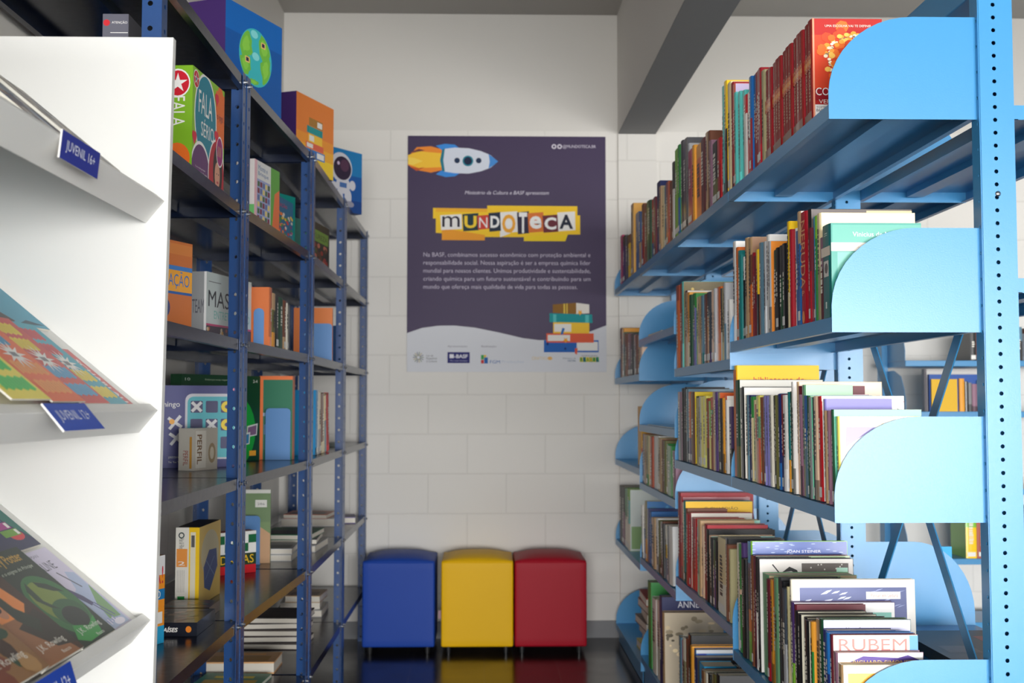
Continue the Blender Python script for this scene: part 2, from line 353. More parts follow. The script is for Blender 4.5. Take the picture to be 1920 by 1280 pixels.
# the rows are written from the far end to the near end:  (right edge in the photo, colours, height, cover depth, extra)
XS = .668
RmT = Rm.transposed()
def proj(x, y, z):
    q = RmT @ Vector((x, y, z - EYE)); return 960 + FPX * q.x / -q.z, 640 - FPX * q.y / -q.z
def yat(px, z):
    a, b = 1.5, 7.0
    for _ in range(30):
        m = (a + b) / 2
        if proj(XS, m, z)[0] > px: a = m
        else: b = m
    return m
def hat(y, py, zs):
    a, b = 0.0, 3.0
    for _ in range(30):
        m = (a + b) / 2
        if proj(XS, y, m)[1] > py: a = m
        else: b = m
    return m - zs
BOOKS = []
def shelf_row(where, zs, x_start, items, group, lean=0, dy=0, depth=.15):
    n = len(items); yf = yat(x_start, zs)
    for i, it in enumerate(items):
        px, cols, py = it[0], it[1], it[2]; ex = it[3] if len(it) > 3 else {}
        yn = yat(px, zs); t = yf - yn - .0006
        h = hat(yn, py, zs) if py > 0 else -py
        h = max(.13, min(.34, h))
        BOOKS.append(dict(y=yn, t=max(t, .003), h=h, d=ex.get('d', depth * random.uniform(.86, 1.12)), cols=cols, zs=zs, lean=ex.get('lean', lean), where=where,
            idx=n - 1 - i, group=group, art=ex.get('art'), label=ex.get('label'), marks=ex.get('marks', True), bands=ex.get('bands'), x=ex.get('x', XS) + random.uniform(-.003, .006) * (0 if ex.get('flush') else 1)))
        yf = yn
# ---- printing for the books that can be read
def a_conv(first=False):
    def f(sp, fr, bk, t, h, d):
        sp.rect(.001, h * .52, t - .001, h * .66, (206, 92, 52)); sp.rect(.001, h * .56, t - .001, h * .61, (236, 150, 80))
        sp.rect(.001, .001, t - .001, h * .1, (150, 120, 110))
        sp.text('CONVERGENTE', t * .36, h * .2, t * .36, h * .5, (226, 200, 170), down=True)
        sp.text('VERONICA ROTH', t * .42, h * .78, t * .2, h * .17, (230, 190, 170), down=True)
        if first:
            fr.rect(0, 0, d, h, (178, 34, 30)); fr.rect(0, h * .3, d, h * .84, (214, 66, 34))
            rr = random.Random(5)
            for k in range(230):
                a = rr.uniform(0, 360); q = rr.gauss(0, 1); rad = 1 + .2 * q; ca, sa = math.cos(math.radians(a)), math.sin(math.radians(a)); m = abs(q)
                c = ((250, 240, 214), (236, 226, 196), (150, 118, 92))[rr.randrange(3)] if m < .45 else ((250, 196, 90), (246, 160, 60))[rr.randrange(2)] if m < 1 else ((236, 110, 40), (214, 70, 34))[rr.randrange(2)]
                fr.ell(d * .56 + d * .34 * rad * ca, h * .62 + h * .2 * rad * sa, .003 + .004 * m, .002 + .004 * m, c, 7)
            fr.text('UMA ESCOLHA VAI TE DEFINIR', d * .18, h * .915, d * .66, h * .022, (246, 226, 214))
            fr.rect(0, h * .2, d, h * .31, (150, 16, 28))
            fr.text('CONVERGENTE', d * .04, h * .245, d * 1.0 * .92, h * .075, (240, 236, 232), bold=.01)
            fr.text('PAUTAS', d * .3, h * .222, d * .2, h * .012, (240, 220, 210)); fr.text('VERONICA ROTH', d * .08, h * .165, d * .8, h * .04, (240, 228, 220))
            fr.rect(.003, h * .04, .05, h * .155, (236, 234, 230)); fr.text('TOMBO', .006, h * .12, .026, .004, (60, 60, 70)); fr.text('860', .006, h * .085, .014, .006, (60, 60, 70))
            fr.rect(.0002, 0, .004, h, (232, 150, 120))
    return f
def a_neruda(sp, fr, bk, t, h, d):
    sp.text('NERUDA', t * .1, h * .32, t * .78, h * .6, (226, 168, 120), down=True); sp.text('P', t * .3, h * .25, t * .4, h * .045, (226, 168, 120)); sp.ell(t * .5, h * .06, t * .22, t * .3, (226, 140, 70))
def a_moraes(sp, fr, bk, t, h, d):
    for a in (sp,):
        a.rect(0, h * .66, t, h * .76, (226, 214, 196)); a.rect(t * .3, h * .44, t * .82, h * .61, (214, 212, 204)); a.ell(t * .56, h * .53, t * .18, h * .055, (80, 72, 70))
        a.rect(t * .4, h * .9, t * .7, h * .91, (210, 226, 220)); a.rect(t * .35, h * .88, t * .7, h * .887, (210, 226, 220)); a.rect(t * .45, h * .1, t * .6, h * .17, (210, 226, 220))
    fr.rect(0, 0, d, h, (64, 150, 136)); fr.rect(.003, h * .7, d, h * .98, (92, 168, 152)); fr.rect(.012, .004, d, h * .69, (112, 180, 164))
    for k in range(14): fr.ell(.02 + random.random() * d * .5, random.random() * h * .6, .012, .02, ((150, 204, 190), (96, 170, 154))[k % 2], 10)
    fr.rect(0, h * .7, d, h * .79, (226, 218, 204)); fr.text('Vinicius de Moraes', d * .24, h * .855, d * .58, h * .05, (232, 240, 236)); fr.text('Novos Poemas', d * .26, h * .735, d * .4, h * .02, (200, 176, 168))
def a_ciencia(sp, fr, bk, t, h, d): sp.text('UMA HISTÓRIA DA CIÊNCIA', t * .3, h * .3, t * .42, h * .5, (220, 216, 210), down=True)
def a_bib(sp, fr, bk, t, h, d):
    fr.text('bibliotecas de', d * .2, h * .845, d * .62, h * .05, (206, 84, 30), bold=.01); sp.rect(0, 0, t, h * .96, (226, 110, 24))
def cov(c1, c2=None, title=None, tc=(60, 60, 60), ty=.8, th=.06, tx=.2, tw=.6, top=.9, extra=None, bold=0):
    def f(sp, fr, bk, t, h, d):
        fr.rect(.001, .001, d - .001, h - .001, c1)
        if c2: fr.rect(.006, .01, d - .008, h * top, c2)
        if extra: extra(fr, h, d)
        if title: fr.text(title, d * tx, h * ty, d * tw, h * th, tc, bold=bold)
    return f
def x_steiner(fr, h, d):
    for k in range(30): fr.ell(random.random() * d, h * (.86 + .13 * random.random()), .006, .0012, (150, 170, 214), 6)
    fr.rect(.004, h * .845, d - .004, h * .86, (130, 196, 226)); fr.rect(d * .75, h * .8, d - .01, h * .85, (214, 60, 60))
def x_eye(fr, h, d):
    fr.rect(d * .45, h * .2, d - .012, h * .96, (92, 84, 80)); fr.ell(d * .3, h * .6, d * .26, h * .34, (226, 222, 218)); fr.line(d * .14, h * .95, d * .36, h * .72, .003, (30, 30, 34))
    fr.poly([(d * .24, h * .88), (d * .32, h * .93), (d * .4, h * .9), (d * .42, h * .86), (d * .34, h * .89)], (26, 26, 30)); fr.ell(d * .35, h * .85, .008, .006, (26, 26, 30)); fr.rect(d * .82, h * .78, d * .94, h * .92, (170, 214, 196))
    for k in range(24): fr.ell(d * (.48 + .45 * random.random()), h * (.7 + .25 * random.random()), .002, .002, (200, 196, 190), 6)
def x_sea(fr, h, d):
    fr.rect(d * .06, h * .1, d * .93, h * .935, (96, 104, 148))
    for k in range(60):
        a, b = random.random(), random.random(); x = d * (.08 + .8 * a); y = h * (.55 + .35 * b); fr.poly([(x, y), (x + .014, y + .001 + .004 * a), (x + .02, y + .007), (x + .008, y + .005)], (206, 212, 232) if a < .6 else (150, 160, 200))
    fr.rect(d * .6, h * .84, d * .88, h * .9, (238, 236, 234)); fr.text('Pensar em Leitura', d * .64, h * .855, d * .22, h * .03, (214, 150, 140))
def x_rubem(fr, h, d):
    fr.rect(d * .9, h * .83, d, h * .99, (96, 156, 204)); fr.text('RUBEM', d * .07, h * .85, d * .8, h * .11, (214, 122, 116), bold=.03)
def x_rich(fr, h, d):
    fr.poly([(d * .15, h * .86), (d * .15, h * .9), (d * .3, h * .96), (d * .7, h * .94), (d * .82, h * .97), (d * .95, h * .92), (d * .95, h * .86)], (84, 60, 140)); fr.text('RICHARD SIMONETTI', d * .18, h * .865, d * .76, h * .05, (226, 196, 110), bold=.02)
def x_near(fr, h, d):
    fr.rect(d * .06, h * .1, d * .95, h * .9, (232, 166, 60)); fr.poly([(d * .2, h * .5), (d * .5, h * .9), (d * .62, h * .9), (d * .3, h * .44)], (238, 236, 230)); fr.ell(d * .6, h * .66, .02, .03, (70, 50, 44)); fr.ell(d * .64, h * .72, .015, .02, (210, 160, 130)); fr.rect(d * .7, h * .4, d * .9, h * .7, (150, 196, 186))
def x_arrow(fr, h, d):
    fr.rect(.012, .02, d - .01, h * .88, (108, 94, 166)); fr.poly([(.012, h * .66), (d * .45, h * .88), (d * .68, h * .88), (.012, h * .5)], (240, 240, 238)); fr.poly([(.03, h * .3), (d * .6, h * .66), (d * .6, h * .5), (.06, h * .15)], (150, 196, 140)); fr.rect(d * .62, h * .7, d * .85, h * .8, (240, 240, 238))
def x_draw(fr, h, d):
    fr.rect(0, h * .95, d, h, (240, 238, 226)); fr.rect(.004, h * .4, d * .5, h * .94, (200, 148, 148)); fr.rect(d * .5, h * .4, d, h * .94, (236, 234, 230))
    for k in range(22):
        x, y = d * (.52 + .42 * random.random()), h * (.74 + .19 * random.random()); fr.line(x, y, x + .012, y - .006, .0012, (60, 60, 66))
def x_photo(c):
    def f(fr, h, d):
        for k in range(46): fr.ell(d * (.05 + .9 * random.random()), h * (.1 + .84 * random.random()), .004 + .012 * random.random(), .003 + .008 * random.random(), shade(c, .5 + random.random()), 8)
    return f
def x_cazarre(fr, h, d):
    fr.text('LOURENÇO CAZARRÉ', d * .4, h * .88, d * .46, h * .05, (226, 226, 222), bold=.02); fr.text('o motorista', d * .36, h * .74, d * .54, h * .1, (176, 220, 50), bold=.03); fr.rect(d * .2, h * .7, d * .33, h * .9, (60, 50, 96)); fr.rect(d * .22, h * .72, d * .3, h * .82, (176, 140, 100))
def x_sky(fr, h, d):
    fr.rect(.004, h * .86, d * .14, h * .97, (40, 70, 160)); fr.poly([(d * .3, h * .8), (d * .45, h * .9), (d * .6, h * .8)], (60, 66, 90)); fr.rect(.0, h * .96, d, h, (210, 214, 220))

# ---- transcribed rows
D = dict
# first bay, top shelf (seen from below)
zs = 1.765
shelf_row('top shelf of the nearest bay', zs, 1357, [
 (1361, 'aqua', 160), (1366, ['yellow', 'black'], 150, D(d=.2)), (1372, 'cream', 152), (1376, 'crimson', 153), (1380, 'salmon', 156, D(art=cov((204, 190, 224))))]
 + [(1380 + 3.6 * (k + 1), 'aqua', 172 - k) for k in range(5)] + [(1404, ['red', 'white'], 176), (1408, ['white', 'red'], 172)]
 + [(1408 + 4.5 * (k + 1), ['blue', 'crimson'] if k < 2 else 'crimson', 142 - 4 * k) for k in range(5)] + [(1436, 'khaki', 130)], 'picture books on the right-hand top shelf')
y0 = yat(1436, zs); N = 13; y1 = 2.300; tt = (y0 - y1) / N
for k in range(N):
    BOOKS.append(dict(y=y0 - tt * (k + 1), t=tt - .0012, h=.212 - .003 * (k % 3 == 1), d=.145, cols='crimson', zs=zs, lean=0, where='top shelf', idx=N - 1 - k, group='red copies of one novel in a row on the top shelf',
        art=a_conv(k == N - 1), label='thick red novel, ' + ('nearest of thirteen identical copies, its fiery front cover showing' if k == N - 1 else ('farthest' if k == 0 else ORD[N - 1 - k] + ' nearest') + ' of thirteen identical copies on the top blue shelf'), marks=False, bands=[(0, 1, (142, 34, 32))], x=XS + (.002, 0, .004)[k % 3]))
# second bay, top shelf and onward
shelf_row('top shelf of the second bay', zs, 1261, [
 (1265, ['charcoal', 'white'], 302), (1272, 'lime', 276), (1276, ['green', 'blue'], 270), (1280, 'black', 262), (1288, 'charcoal', 257, D(d=.2, art=cov((90, 90, 96), None, 'DC', (226, 226, 226), .86, .05, .18, .14))), (1291, 'silver', 268), (1300, 'red', 277), (1304, 'amber', 271), (1314, ['amber', 'orange'], 266),
 (1322, 'maroon', 256), (1327, 'tan', 246), (1331, 'brown', 244), (1335, 'mauve', 262), (1345, ['black', 'olive'], 262, D(art=cov((150, 120, 84)))), (1351, ['red', 'crimson'], 257), (1356, 'red', 263)], 'books on the right-hand top shelf, second bay', dy=0)
shelf_row('top shelf of the third bay', zs, 1191, [
 (1197, 'blue', 396, D(d=.19)), (1201, ['blue', 'tan'], 396), (1204, 'sky', 400), (1208, ['brown', 'crimson'], 381), (1213, 'brown', 381), (1217, 'green', 375), (1221, 'forest', 374), (1226, ['red', 'blue'], 371), (1230, 'maroon', 368), (1236, 'navy', 338, D(d=.2)), (1240, 'tan', 348), (1244, 'cream', 348), (1249, 'steel', 345), (1254, 'rust', 339), (1258, 'brown', 339)], 'books on the right-hand top shelf, third bay')
shelf_row('top shelf of the farthest bay', zs, 1164, [(1168, 'magenta', 440), (1173, ['charcoal', 'purple'], 440), (1178, ['black', 'navy'], 441), (1183, ['brown', 'yellow'], 438), (1188, 'tan', 380, D(d=.12, art=cov((236, 176, 84))))], 'books on the right-hand top shelf, farthest bay')
# first bay, second shelf
zs = 1.354
shelf_row('second shelf of the nearest bay', zs, 1373, [
 (1378, 'white', 453, D(d=.19)), (1382, 'orange', 464, D(d=.18)), (1386, ['teal', 'lavender'], 470), (1391, 'teal', 478), (1394, ['white', 'black'], 482), (1397, 'white', 484), (1402, 'tan', 446, D(d=.19)), (1406, 'cream', 446), (1412, ['tan', 'brown', 'orange'], 445, D(art=cov((150, 112, 84)))), (1416, 'crimson', 474),
 (1419, 'maroon', 480), (1424, ['yellow', 'black'], 468, D(art=cov((196, 112, 76)))), (1429, 'steel', 455), (1434, 'steel', 455), (1438, 'silver', 453), (1443, 'white', 440, D(d=.19)), (1447, 'silver', 452, D(d=.16, art=cov((236, 140, 40)))), (1451, 'black', 471), (1457, ['forest', 'black'], 468), (1463, 'black', 464), (1469, ['charcoal', 'forest'], 460), (1475, 'black', 456),
 (1479, 'cream', 440), (1484, ['yellow', 'cream'], 415, D(d=.1)), (1488, 'crimson', 430), (1491, 'white', 428), (1497, 'blue', 432), (1503, ['tan', 'blue'], 396, D(art=cov((228, 232, 236)))), (1514, 'crimson', 395, D(art=a_neruda, marks=False, flush=1, d=.14, bands=[(0, 1, (168, 14, 36))], label='red hardback with large gold capitals down its spine, second blue shelf')),
 (1519, 'black', 392, D(d=.21, art=cov((100, 92, 90), extra=lambda fr, h, d: fr.rect(d * .55, h * .8, d, h * .985, (222, 196, 150))))), (1523, ['maroon', 'crimson'], 427), (1526, 'sky', 406), (1531, ['lime', 'green'], 404), (1538, ['cream', 'khaki'], 399, D(d=.19, art=cov((236, 218, 180)))), (1546, ['mauve', 'maroon'], 444), (1563, 'teal', 418, D(art=a_moraes, marks=False, d=.175, bands=[(0, .67, (10, 104, 104)), (.67, 1, (12, 112, 112))], label='thick green book of poems nearest the pale end plate, second blue shelf'))], 'books on the second blue shelf, nearest bay')
# second bay, second shelf
zs = 1.308
shelf_row('second shelf of the second bay', zs, 1259, [
 (1265, ['rust', 'orange'], 540), (1270, 'rust', 536), (1273, 'aqua', 533, D(d=.22, art=cov((120, 104, 60), extra=x_photo((150, 130, 70))))), (1278, ['maroon', 'brown'], 549, D(d=.2, art=cov((222, 218, 208)))), (1282, ['tan', 'peach'], 552), (1286, ['amber', 'cream'], 552), (1290, 'forest', 556), (1294, ['green', 'lavender'], 553), (1298, ['green', 'lavender'], 553), (1302, 'cream', 560),
 (1306, 'tan', 558), (1309, 'khaki', 557), (1313, ['steel', 'teal'], 556), (1319, 'brown', 553), (1325, ['black', 'amber'], 549), (1329, ['slate', 'purple'], 549), (1332, 'mauve', 548), (1337, 'peach', 546), (1340, 'silver', 542), (1347, 'orange', 538, D(marks=False)), (1351, ['charcoal', 'white'], 541), (1355, 'khaki', 540), (1359, 'cream', 536), (1363, ['silver', 'steel'], 530), (1368, 'white', 561, D(d=.1))], 'books on the second blue shelf, second bay')
# farthest bay, second shelf
shelf_row('second shelf of the farthest bay', 1.314, 1161, [(1165, 'maroon', 614, D(d=.16, art=cov((190, 140, 50)))), (1169, 'amber', 615), (1173, 'forest', 622), (1178, 'brown', 624), (1184, 'mauve', 624), (1189, 'charcoal', 624), (1193, 'silver', 626), (1197, 'brown', 626), (1201, 'tan', 627), (1205, 'peach', 627)], 'books on the second blue shelf, farthest bay')
# first bay, third shelf
zs = .994; L = -.03
shelf_row('third shelf of the nearest bay', zs, 1374, [
 (1379, 'yellow', 686, D(d=.22, art=a_bib, marks=False, label='tall yellow book, farthest on the third blue shelf of the nearest bay')), (1387, ['forest', 'olive'], 713, D(d=.22, art=cov((226, 224, 216), (120, 118, 112), top=.93, extra=x_photo((130, 128, 120))))), (1394, 'black', 727, D(d=.2, art=cov((232, 228, 220)))), (1398, 'ivory', 741), (1401, 'steel', 741), (1405, 'navy', 741), (1409, ['green', 'cream'], 744), (1413, 'cream', 750), (1417, ['salmon', 'cream'], 758), (1424, ['lemon', 'sage', 'salmon'], 742), (1427, 'brown', 745), (1431, 'mauve', 744), (1435, 'lavender', 742), (1439, 'lavender', 742), (1443, 'silver', 741), (1446, 'ivory', 741),
 (1451, 'black', 742), (1454, 'khaki', 742), (1457, 'olive', 741), (1461, ['steel', 'red'], 738), (1465, ['navy', 'blue'], 739), (1469, ['crimson', 'navy'], 740), (1476, 'white', 741), (1479, ['teal', 'amber'], 735), (1483, 'forest', 734), (1488, ['ivory', 'cream'], 716), (1492, 'white', 716), (1495, ['tan', 'peach'], 716, D(d=.18, art=cov((236, 214, 192)))), (1499, ['maroon', 'rust'], 724), (1503, 'mauve', 740), (1509, ['sage', 'khaki'], 722, D(d=.1)), (1516, ['blue', 'steel'], 742), (1519, 'forest', 742), (1522, ['green', 'black'], 742),
 (1526, 'grey', 745, D(d=.19, art=cov((92, 190, 150)))), (1529, 'charcoal', 745), (1536, 'peach', 743), (1543, 'red', 743, D(art=cov((238, 236, 228), extra=x_draw), d=.165)), (1547, ['lavender', 'purple'], 748), (1550, 'brown', 770), (1554, 'tan', 770), (1557, 'khaki', 770), (1561, 'mauve', 770), (1564, 'maroon', 771), (1568, 'forest', 768, D(d=.17, art=cov((80, 170, 142)))), (1573, 'lemon', 781, D(d=.155, art=cov((238, 232, 210), (240, 240, 236), 'Juan R. Jiménez no Caminho', (200, 180, 90), .9, .03, .1, .74, .87, extra=x_arrow)))],
 'books on the third blue shelf, nearest bay', lean=L)
# second bay, third shelf
shelf_row('third shelf of the second bay', zs, 1267, [
 (1270, 'teal', 735), (1276, ['mauve', 'grey'], 735), (1279, 'charcoal', 728), (1282, 'black', 726, D(d=.13)), (1286, 'steel', 730), (1291, ['orange', 'purple'], 735), (1294, 'khaki', 738), (1301, 'brown', 735, D(d=.2, art=cov((226, 196, 30)))), (1306, ['forest', 'black'], 743, D(art=cov((196, 168, 150)))), (1310, 'khaki', 746), (1313, 'silver', 745), (1318, 'lemon', 744), (1324, 'lemon', 743), (1329, 'rust', 747), (1333, ['lime', 'lemon'], 752), (1339, ['salmon', 'sage', 'rust'], 745), (1342, 'tan', 735), (1346, 'purple', 735),
 (1349, 'khaki', 736, D(d=.2, art=cov((226, 96, 36)))), (1352, 'black', 747), (1355, 'charcoal', 748), (1358, 'amber', 746), (1361, ['salmon', 'brown'], 742, D(art=cov((236, 232, 226)))), (1364, 'white', 750), (1372, ['purple', 'black'], 763, D(art=cov((46, 42, 52))))], 'books on the third blue shelf, second bay', lean=-.02)
# third bay, fourth shelf
shelf_row('fourth shelf of the third bay', .854, 1196, [(1199, 'maroon', 812), (1202, 'brown', 812), (1206, 'tan', 814), (1211, ['khaki', 'green'], 816), (1216, 'salmon', 818), (1219, 'rust', 818), (1228, 'white', 817, D(marks=False)), (1232, 'khaki', 820), (1237, 'tan', 822), (1241, 'brown', 824), (1245, 'olive', 826), (1249, ['green', 'khaki'], 832), (1257, ['green', 'sage'], 836), (1262, ['mauve', 'khaki'], 845), (1267, 'mauve', 850)], 'books on a middle blue shelf, third bay')
# second bay, fourth shelf
zs = .594
shelf_row('fourth shelf of the second bay', zs, 1268, [
 (1273, 'crimson', 922, D(d=.25)), (1276, 'red', 930, D(d=.23, art=cov((120, 40, 56)))), (1280, ['cream', 'khaki'], 941), (1283, 'teal', 938, D(d=.225, art=cov((240, 190, 30), title='O GUARDIÃO', tc=(70, 50, 30), ty=.895, th=.04, tx=.28, tw=.5))), (1286, 'brown', 952), (1291, 'red', 962), (1294, 'crimson', 960, D(d=.2, art=cov((214, 210, 200), title='GUARDIÃO', tc=(150, 140, 120), ty=.87, th=.05, tx=.25))), (1299, 'crimson', 970), (1302, 'red', 971), (1306, ['blue', 'ivory'], 988, D(art=cov((140, 200, 180)))), (1310, ['khaki', 'mint'], 974, D(d=.19, art=cov((150, 208, 190)))), (1313, 'tan', 975), (1317, 'peach', 985),
 (1322, 'crimson', 983, D(d=.185, art=cov((180, 44, 56)))), (1326, 'black', 992, D(d=.2)), (1330, ['peach', 'black'], 1004, D(d=.19, art=cov((136, 204, 192)))), (1334, 'charcoal', 1008), (1338, ['forest', 'purple'], 1012), (1342, 'black', 1014), (1359, ['cream', 'ivory'], 1012, D(label='thick ivory book on the fourth shelf of the second bay', d=.12)), (1364, ['charcoal', 'black'], 1010), (1368, 'brown', 1022), (1371, 'khaki', 1030)], 'books on the fourth blue shelf, second bay')
# first bay, fourth shelf
zs = .54; L = -.03
shelf_row('fourth shelf of the nearest bay', zs, 1375, [
 (1379, 'ivory', 1016), (1384, ['green', 'peach', 'green'], 1018), (1388, ['purple', 'orange', 'green'], 1016), (1396, 'black', 1047, D(art=a_ciencia, marks=False, label='black book with small white capitals down its spine, fourth shelf')), (1404, ['sky', 'purple', 'orange', 'lime'], 1016, D(d=.2)), (1407, ['lime', 'yellow'], 1013, D(d=.24, art=cov((56, 84, 160), title='JOAN STEINER', tc=(226, 226, 236), ty=.9, th=.028, tx=.36, tw=.36, extra=x_steiner, bold=.02), label='tall blue picture book behind the green-spined ones, fourth shelf of the nearest bay')), (1411, 'brown', 1040), (1415, 'maroon', 1040, D(d=.235, art=cov((170, 196, 150)))), (1419, ['black', 'white'], 1043), (1423, 'charcoal', 1046, D(d=.23, art=cov((226, 222, 218), extra=x_eye))),
 (1436, 'sage', 1078, D(marks=False, d=.21, art=cov((196, 176, 140), (150, 184, 140), top=.97))), (1441, ['maroon', 'crimson'], 1085), (1447, 'amber', 1087), (1453, ['orange', 'amber'], 1088), (1461, 'sage', 1084), (1466, 'charcoal', 1083), (1470, 'black', 1090), (1478, ['slate', 'silver'], 1105), (1481, 'khaki', 1100), (1485, 'ivory', 1087, D(d=.27, art=cov((238, 236, 232), extra=x_sea), label='large white magazine with a sea picture on its cover, fourth shelf')), (1491, ['purple', 'lime'], 1130, D(d=.22, art=cov((236, 236, 234), (130, 190, 176)))), (1495, ['maroon', 'magenta'], 1134),
 (1500, 'black', 1147, D(art=cov((222, 218, 196)))), (1506, 'black', 1153, D(art=cov((222, 218, 196)), d=.16)), (1512, 'black', 1160, D(art=cov((222, 218, 196)), d=.17)), (1519, 'black', 1166, D(art=cov((222, 218, 196)), d=.17)), (1525, ['olive', 'teal'], 1167), (1530, ['amber', 'green'], 1168), (1540, ['tan', 'peach'], 1166), (1548, 'forest', 1165, D(d=.175, art=cov((196, 196, 224), title='Neusa Sorrenti', tc=(96, 90, 110), ty=.9, th=.032, tx=.26, tw=.32))), (1557, 'navy', 1186, D(bands=[(0, 1, (24, 50, 140))])), (1563, ['blue', 'navy'], 1190), (1568, 'maroon', 1194, D(d=.165, art=cov((236, 226, 210), extra=x_rubem), label='cream book with large pink capitals on its cover, fourth shelf')), (1575, ['mauve', 'pink'], 1228, D(d=.165, art=cov((240, 238, 236), extra=x_rich))), (1584, ['tan', 'brown'], 1252, D(d=.15, art=cov((230, 226, 220), extra=x_near)))],
 'books on the fourth blue shelf, nearest bay', lean=L)
# third and fourth bays, fifth shelf
zs = .538
shelf_row('fifth shelf of the third bay', zs, 1184, [(1187, 'white', 935), (1191, ['ivory', 'blue'], 934), (1196, ['khaki', 'amber'], 930, D(d=.18, art=cov((46, 110, 170), extra=x_photo((60, 120, 160))))), (1200, 'navy', 944), (1204, 'blue', 950), (1211, 'peach', 963), (1216, 'tan', 963), (1219, 'ivory', 966, D(d=.19)), (1224, 'white', 966), (1228, 'olive', 970), (1232, 'black', 974), (1236, ['brown', 'black'], 974), (1239, 'charcoal', 978), (1244, ['ivory', 'yellow', 'steel'], 982), (1248, 'khaki', 984), (1252, 'grey', 986, D(d=.17)), (1263, 'white', 990, D(d=.15, marks=False, label='white folder at the near end of the fifth shelf in the third bay', art=cov((226, 226, 224))))], 'books on the fifth blue shelf, third bay', lean=-.05)
shelf_row('fourth shelf of the farthest bay', .508, 1160, [(1165, 'charcoal', 912), (1170, ['charcoal', 'mauve'], 914), (1176, ['sage', 'ivory'], 918, D(d=.16, art=cov((214, 210, 200)))), (1181, ['lime', 'aqua', 'ivory'], 918, D(art=cov((190, 196, 190), (120, 150, 96), top=.4)))], 'books on the fourth blue shelf, farthest bay')
# bottom shelf, third and second bays
zs = .128
shelf_row('bottom shelf of the third bay', zs, 1217, [(1223, ['green', 'green'], 1091, D(marks=False)), (1231, ['white', 'ivory'], 1127), (1239, 'ivory', 1130, D(art=cov((206, 210, 200)))), (1244, 'navy', 1121, D(d=.2, art=cov((24, 32, 84), title='ANNE', tc=(214, 214, 222), ty=.88, th=.07, tx=.3, tw=.4))), (1248, 'tan', 1150, D(d=.22, art=cov((206, 190, 164), extra=x_photo((190, 172, 140)))))], 'books on the bottom blue shelf, third bay', lean=-.03)
shelf_row('bottom shelf of the second bay', zs, 1250, [(1255, 'steel', 1168, D(d=.1)), (1259, ['magenta', 'lavender'], 1176, D(d=.1)), (1267, ['ivory', 'khaki'], 1174, D(d=.1)), (1272, 'brown', 1176), (1279, 'black', 1172, D(d=.25)), (1283, 'amber', 1192, D(d=.24)), (1288, ['blue', 'steel'], 1200, D(d=.23, art=cov((70, 130, 190), extra=x_sky))), (1294, 'navy', 1216, D(d=.225, art=cov((24, 22, 30), extra=x_cazarre))), (1306, ['sky', 'blue'], 1236, D(d=.1)), (1312, 'brown', 1246), (1317, 'tan', 1250), (1322, 'ivory', 1254), (1327, 'black', 1258), (1334, 'khaki', 1262, D(d=.22)), (1342, 'olive', 1264), (1350, 'black', 1268, D(d=.2))], 'books on the bottom blue shelf, second bay', lean=-.01)
BOOKS.sort(key=lambda b: b['y'] - b['h'] * 2)
KEEP = BOOKS
for wh in sorted({b['where'] for b in BOOKS}):         # every row stays between the end plates of its own bay
    rw = [b for b in BOOKS if b['where'] == wh]; bay = [k for k, n_ in enumerate(('nearest', 'second bay', 'third bay', 'farthest')) if n_ in wh]
    if rw[0]['zs'] > 1.7 or not bay: continue
    ln = max(abs(b['lean']) * b['h'] for b in rw); lo, hi = RY[bay[0]] + .003, RY[bay[0] + 1] - .0055 - ln
    m0, m1 = min(b['y'] for b in rw), max(b['y'] + b['t'] for b in rw); n0, n1 = max(m0, lo), min(m1, hi); k = (n1 - n0) / (m1 - m0)
    for b in rw: b['y'] = n0 + (b['y'] - m0) * k; b['t'] *= k
rnd = random.Random(11)
for b in KEEP:
    o = mk_book(b['t'], b['h'], b['d'], b['cols'], rnd, b['art'], b['marks'], b['bands'])
    a = b['lean']; o.location = (b['x'], b['y'], b['zs'] + (b['t'] * math.sin(-a) if a < 0 else 0) + .0004)
    if a > 0: o.location.y += 0
    o.rotation_euler = (a, 0, 0)
    c = b['cols'] if isinstance(b['cols'], list) else [b['cols']]
    if b['label']: lab = b['label']
    else:
        thick = 'thick' if b['t'] > .03 else ('thin' if b['t'] < .015 else 'mid-thick'); 
        if len(c) > 1 and c[0] != c[-1]: cw = CN and (c[-1] + '-and-' + c[0])
        else: cw = WORD.get(c[0], c[0])
        lab = '%s %s book, %s from near end, %s' % (thick, cw, ORD[b['idx']].replace('nearest', 'first'), b['where'])
    tag(o, lab, 'book', b['group'])
# ------------------------------------------------------------------ left: navy slotted-angle shelving units, four bays back against the left wall
LX0, LX1 = -1.0, -.6
LY = [2.10, 3.03, 3.96, 4.89, 5.82]
LZ = [.27, .625, .994, 1.355, 1.707, 2.05]           # top faces of the shelves
def angle_post(sx, sy, H=2.06):                        # flanges run from the corner towards +sx*x and +sy*y
    g = G(); W = .038
    holed(g, lambda a, z: (sx * a, 0, z), 0, W, 0, H, .05, .0055, .022)
    holed(g, lambda a, z: (0, sy * a, z), 0, W, 0, H, .05, .0055, .022)
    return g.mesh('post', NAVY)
PM = {(sx, sy): angle_post(sx, sy) for sx in (1, -1) for sy in (1, -1)}
def l_tray(L, Wd):
    g = G(); e = .028
    g.box(0, Wd, 0, L, -.0015, 0); g.box(0, .0012, 0, L, -e, -.0015); g.box(Wd - .0012, Wd, 0, L, -e, -.0015)
    g.box(.0012, Wd - .0012, 0, .0012, -e, -.0015); g.box(.0012, Wd - .0012, L - .0012, L, -e, -.0015)
    g.box(Wd - .016, Wd - .0012, .0012, L - .0012, -e, -e + .001); g.box(.0012, .016, .0012, L - .0012, -e, -e + .001)
    g.box(Wd / 2 - .02, Wd / 2 + .02, .01, L - .01, -.016, -.0015)
    return g.mesh('shelf', NAVYS)
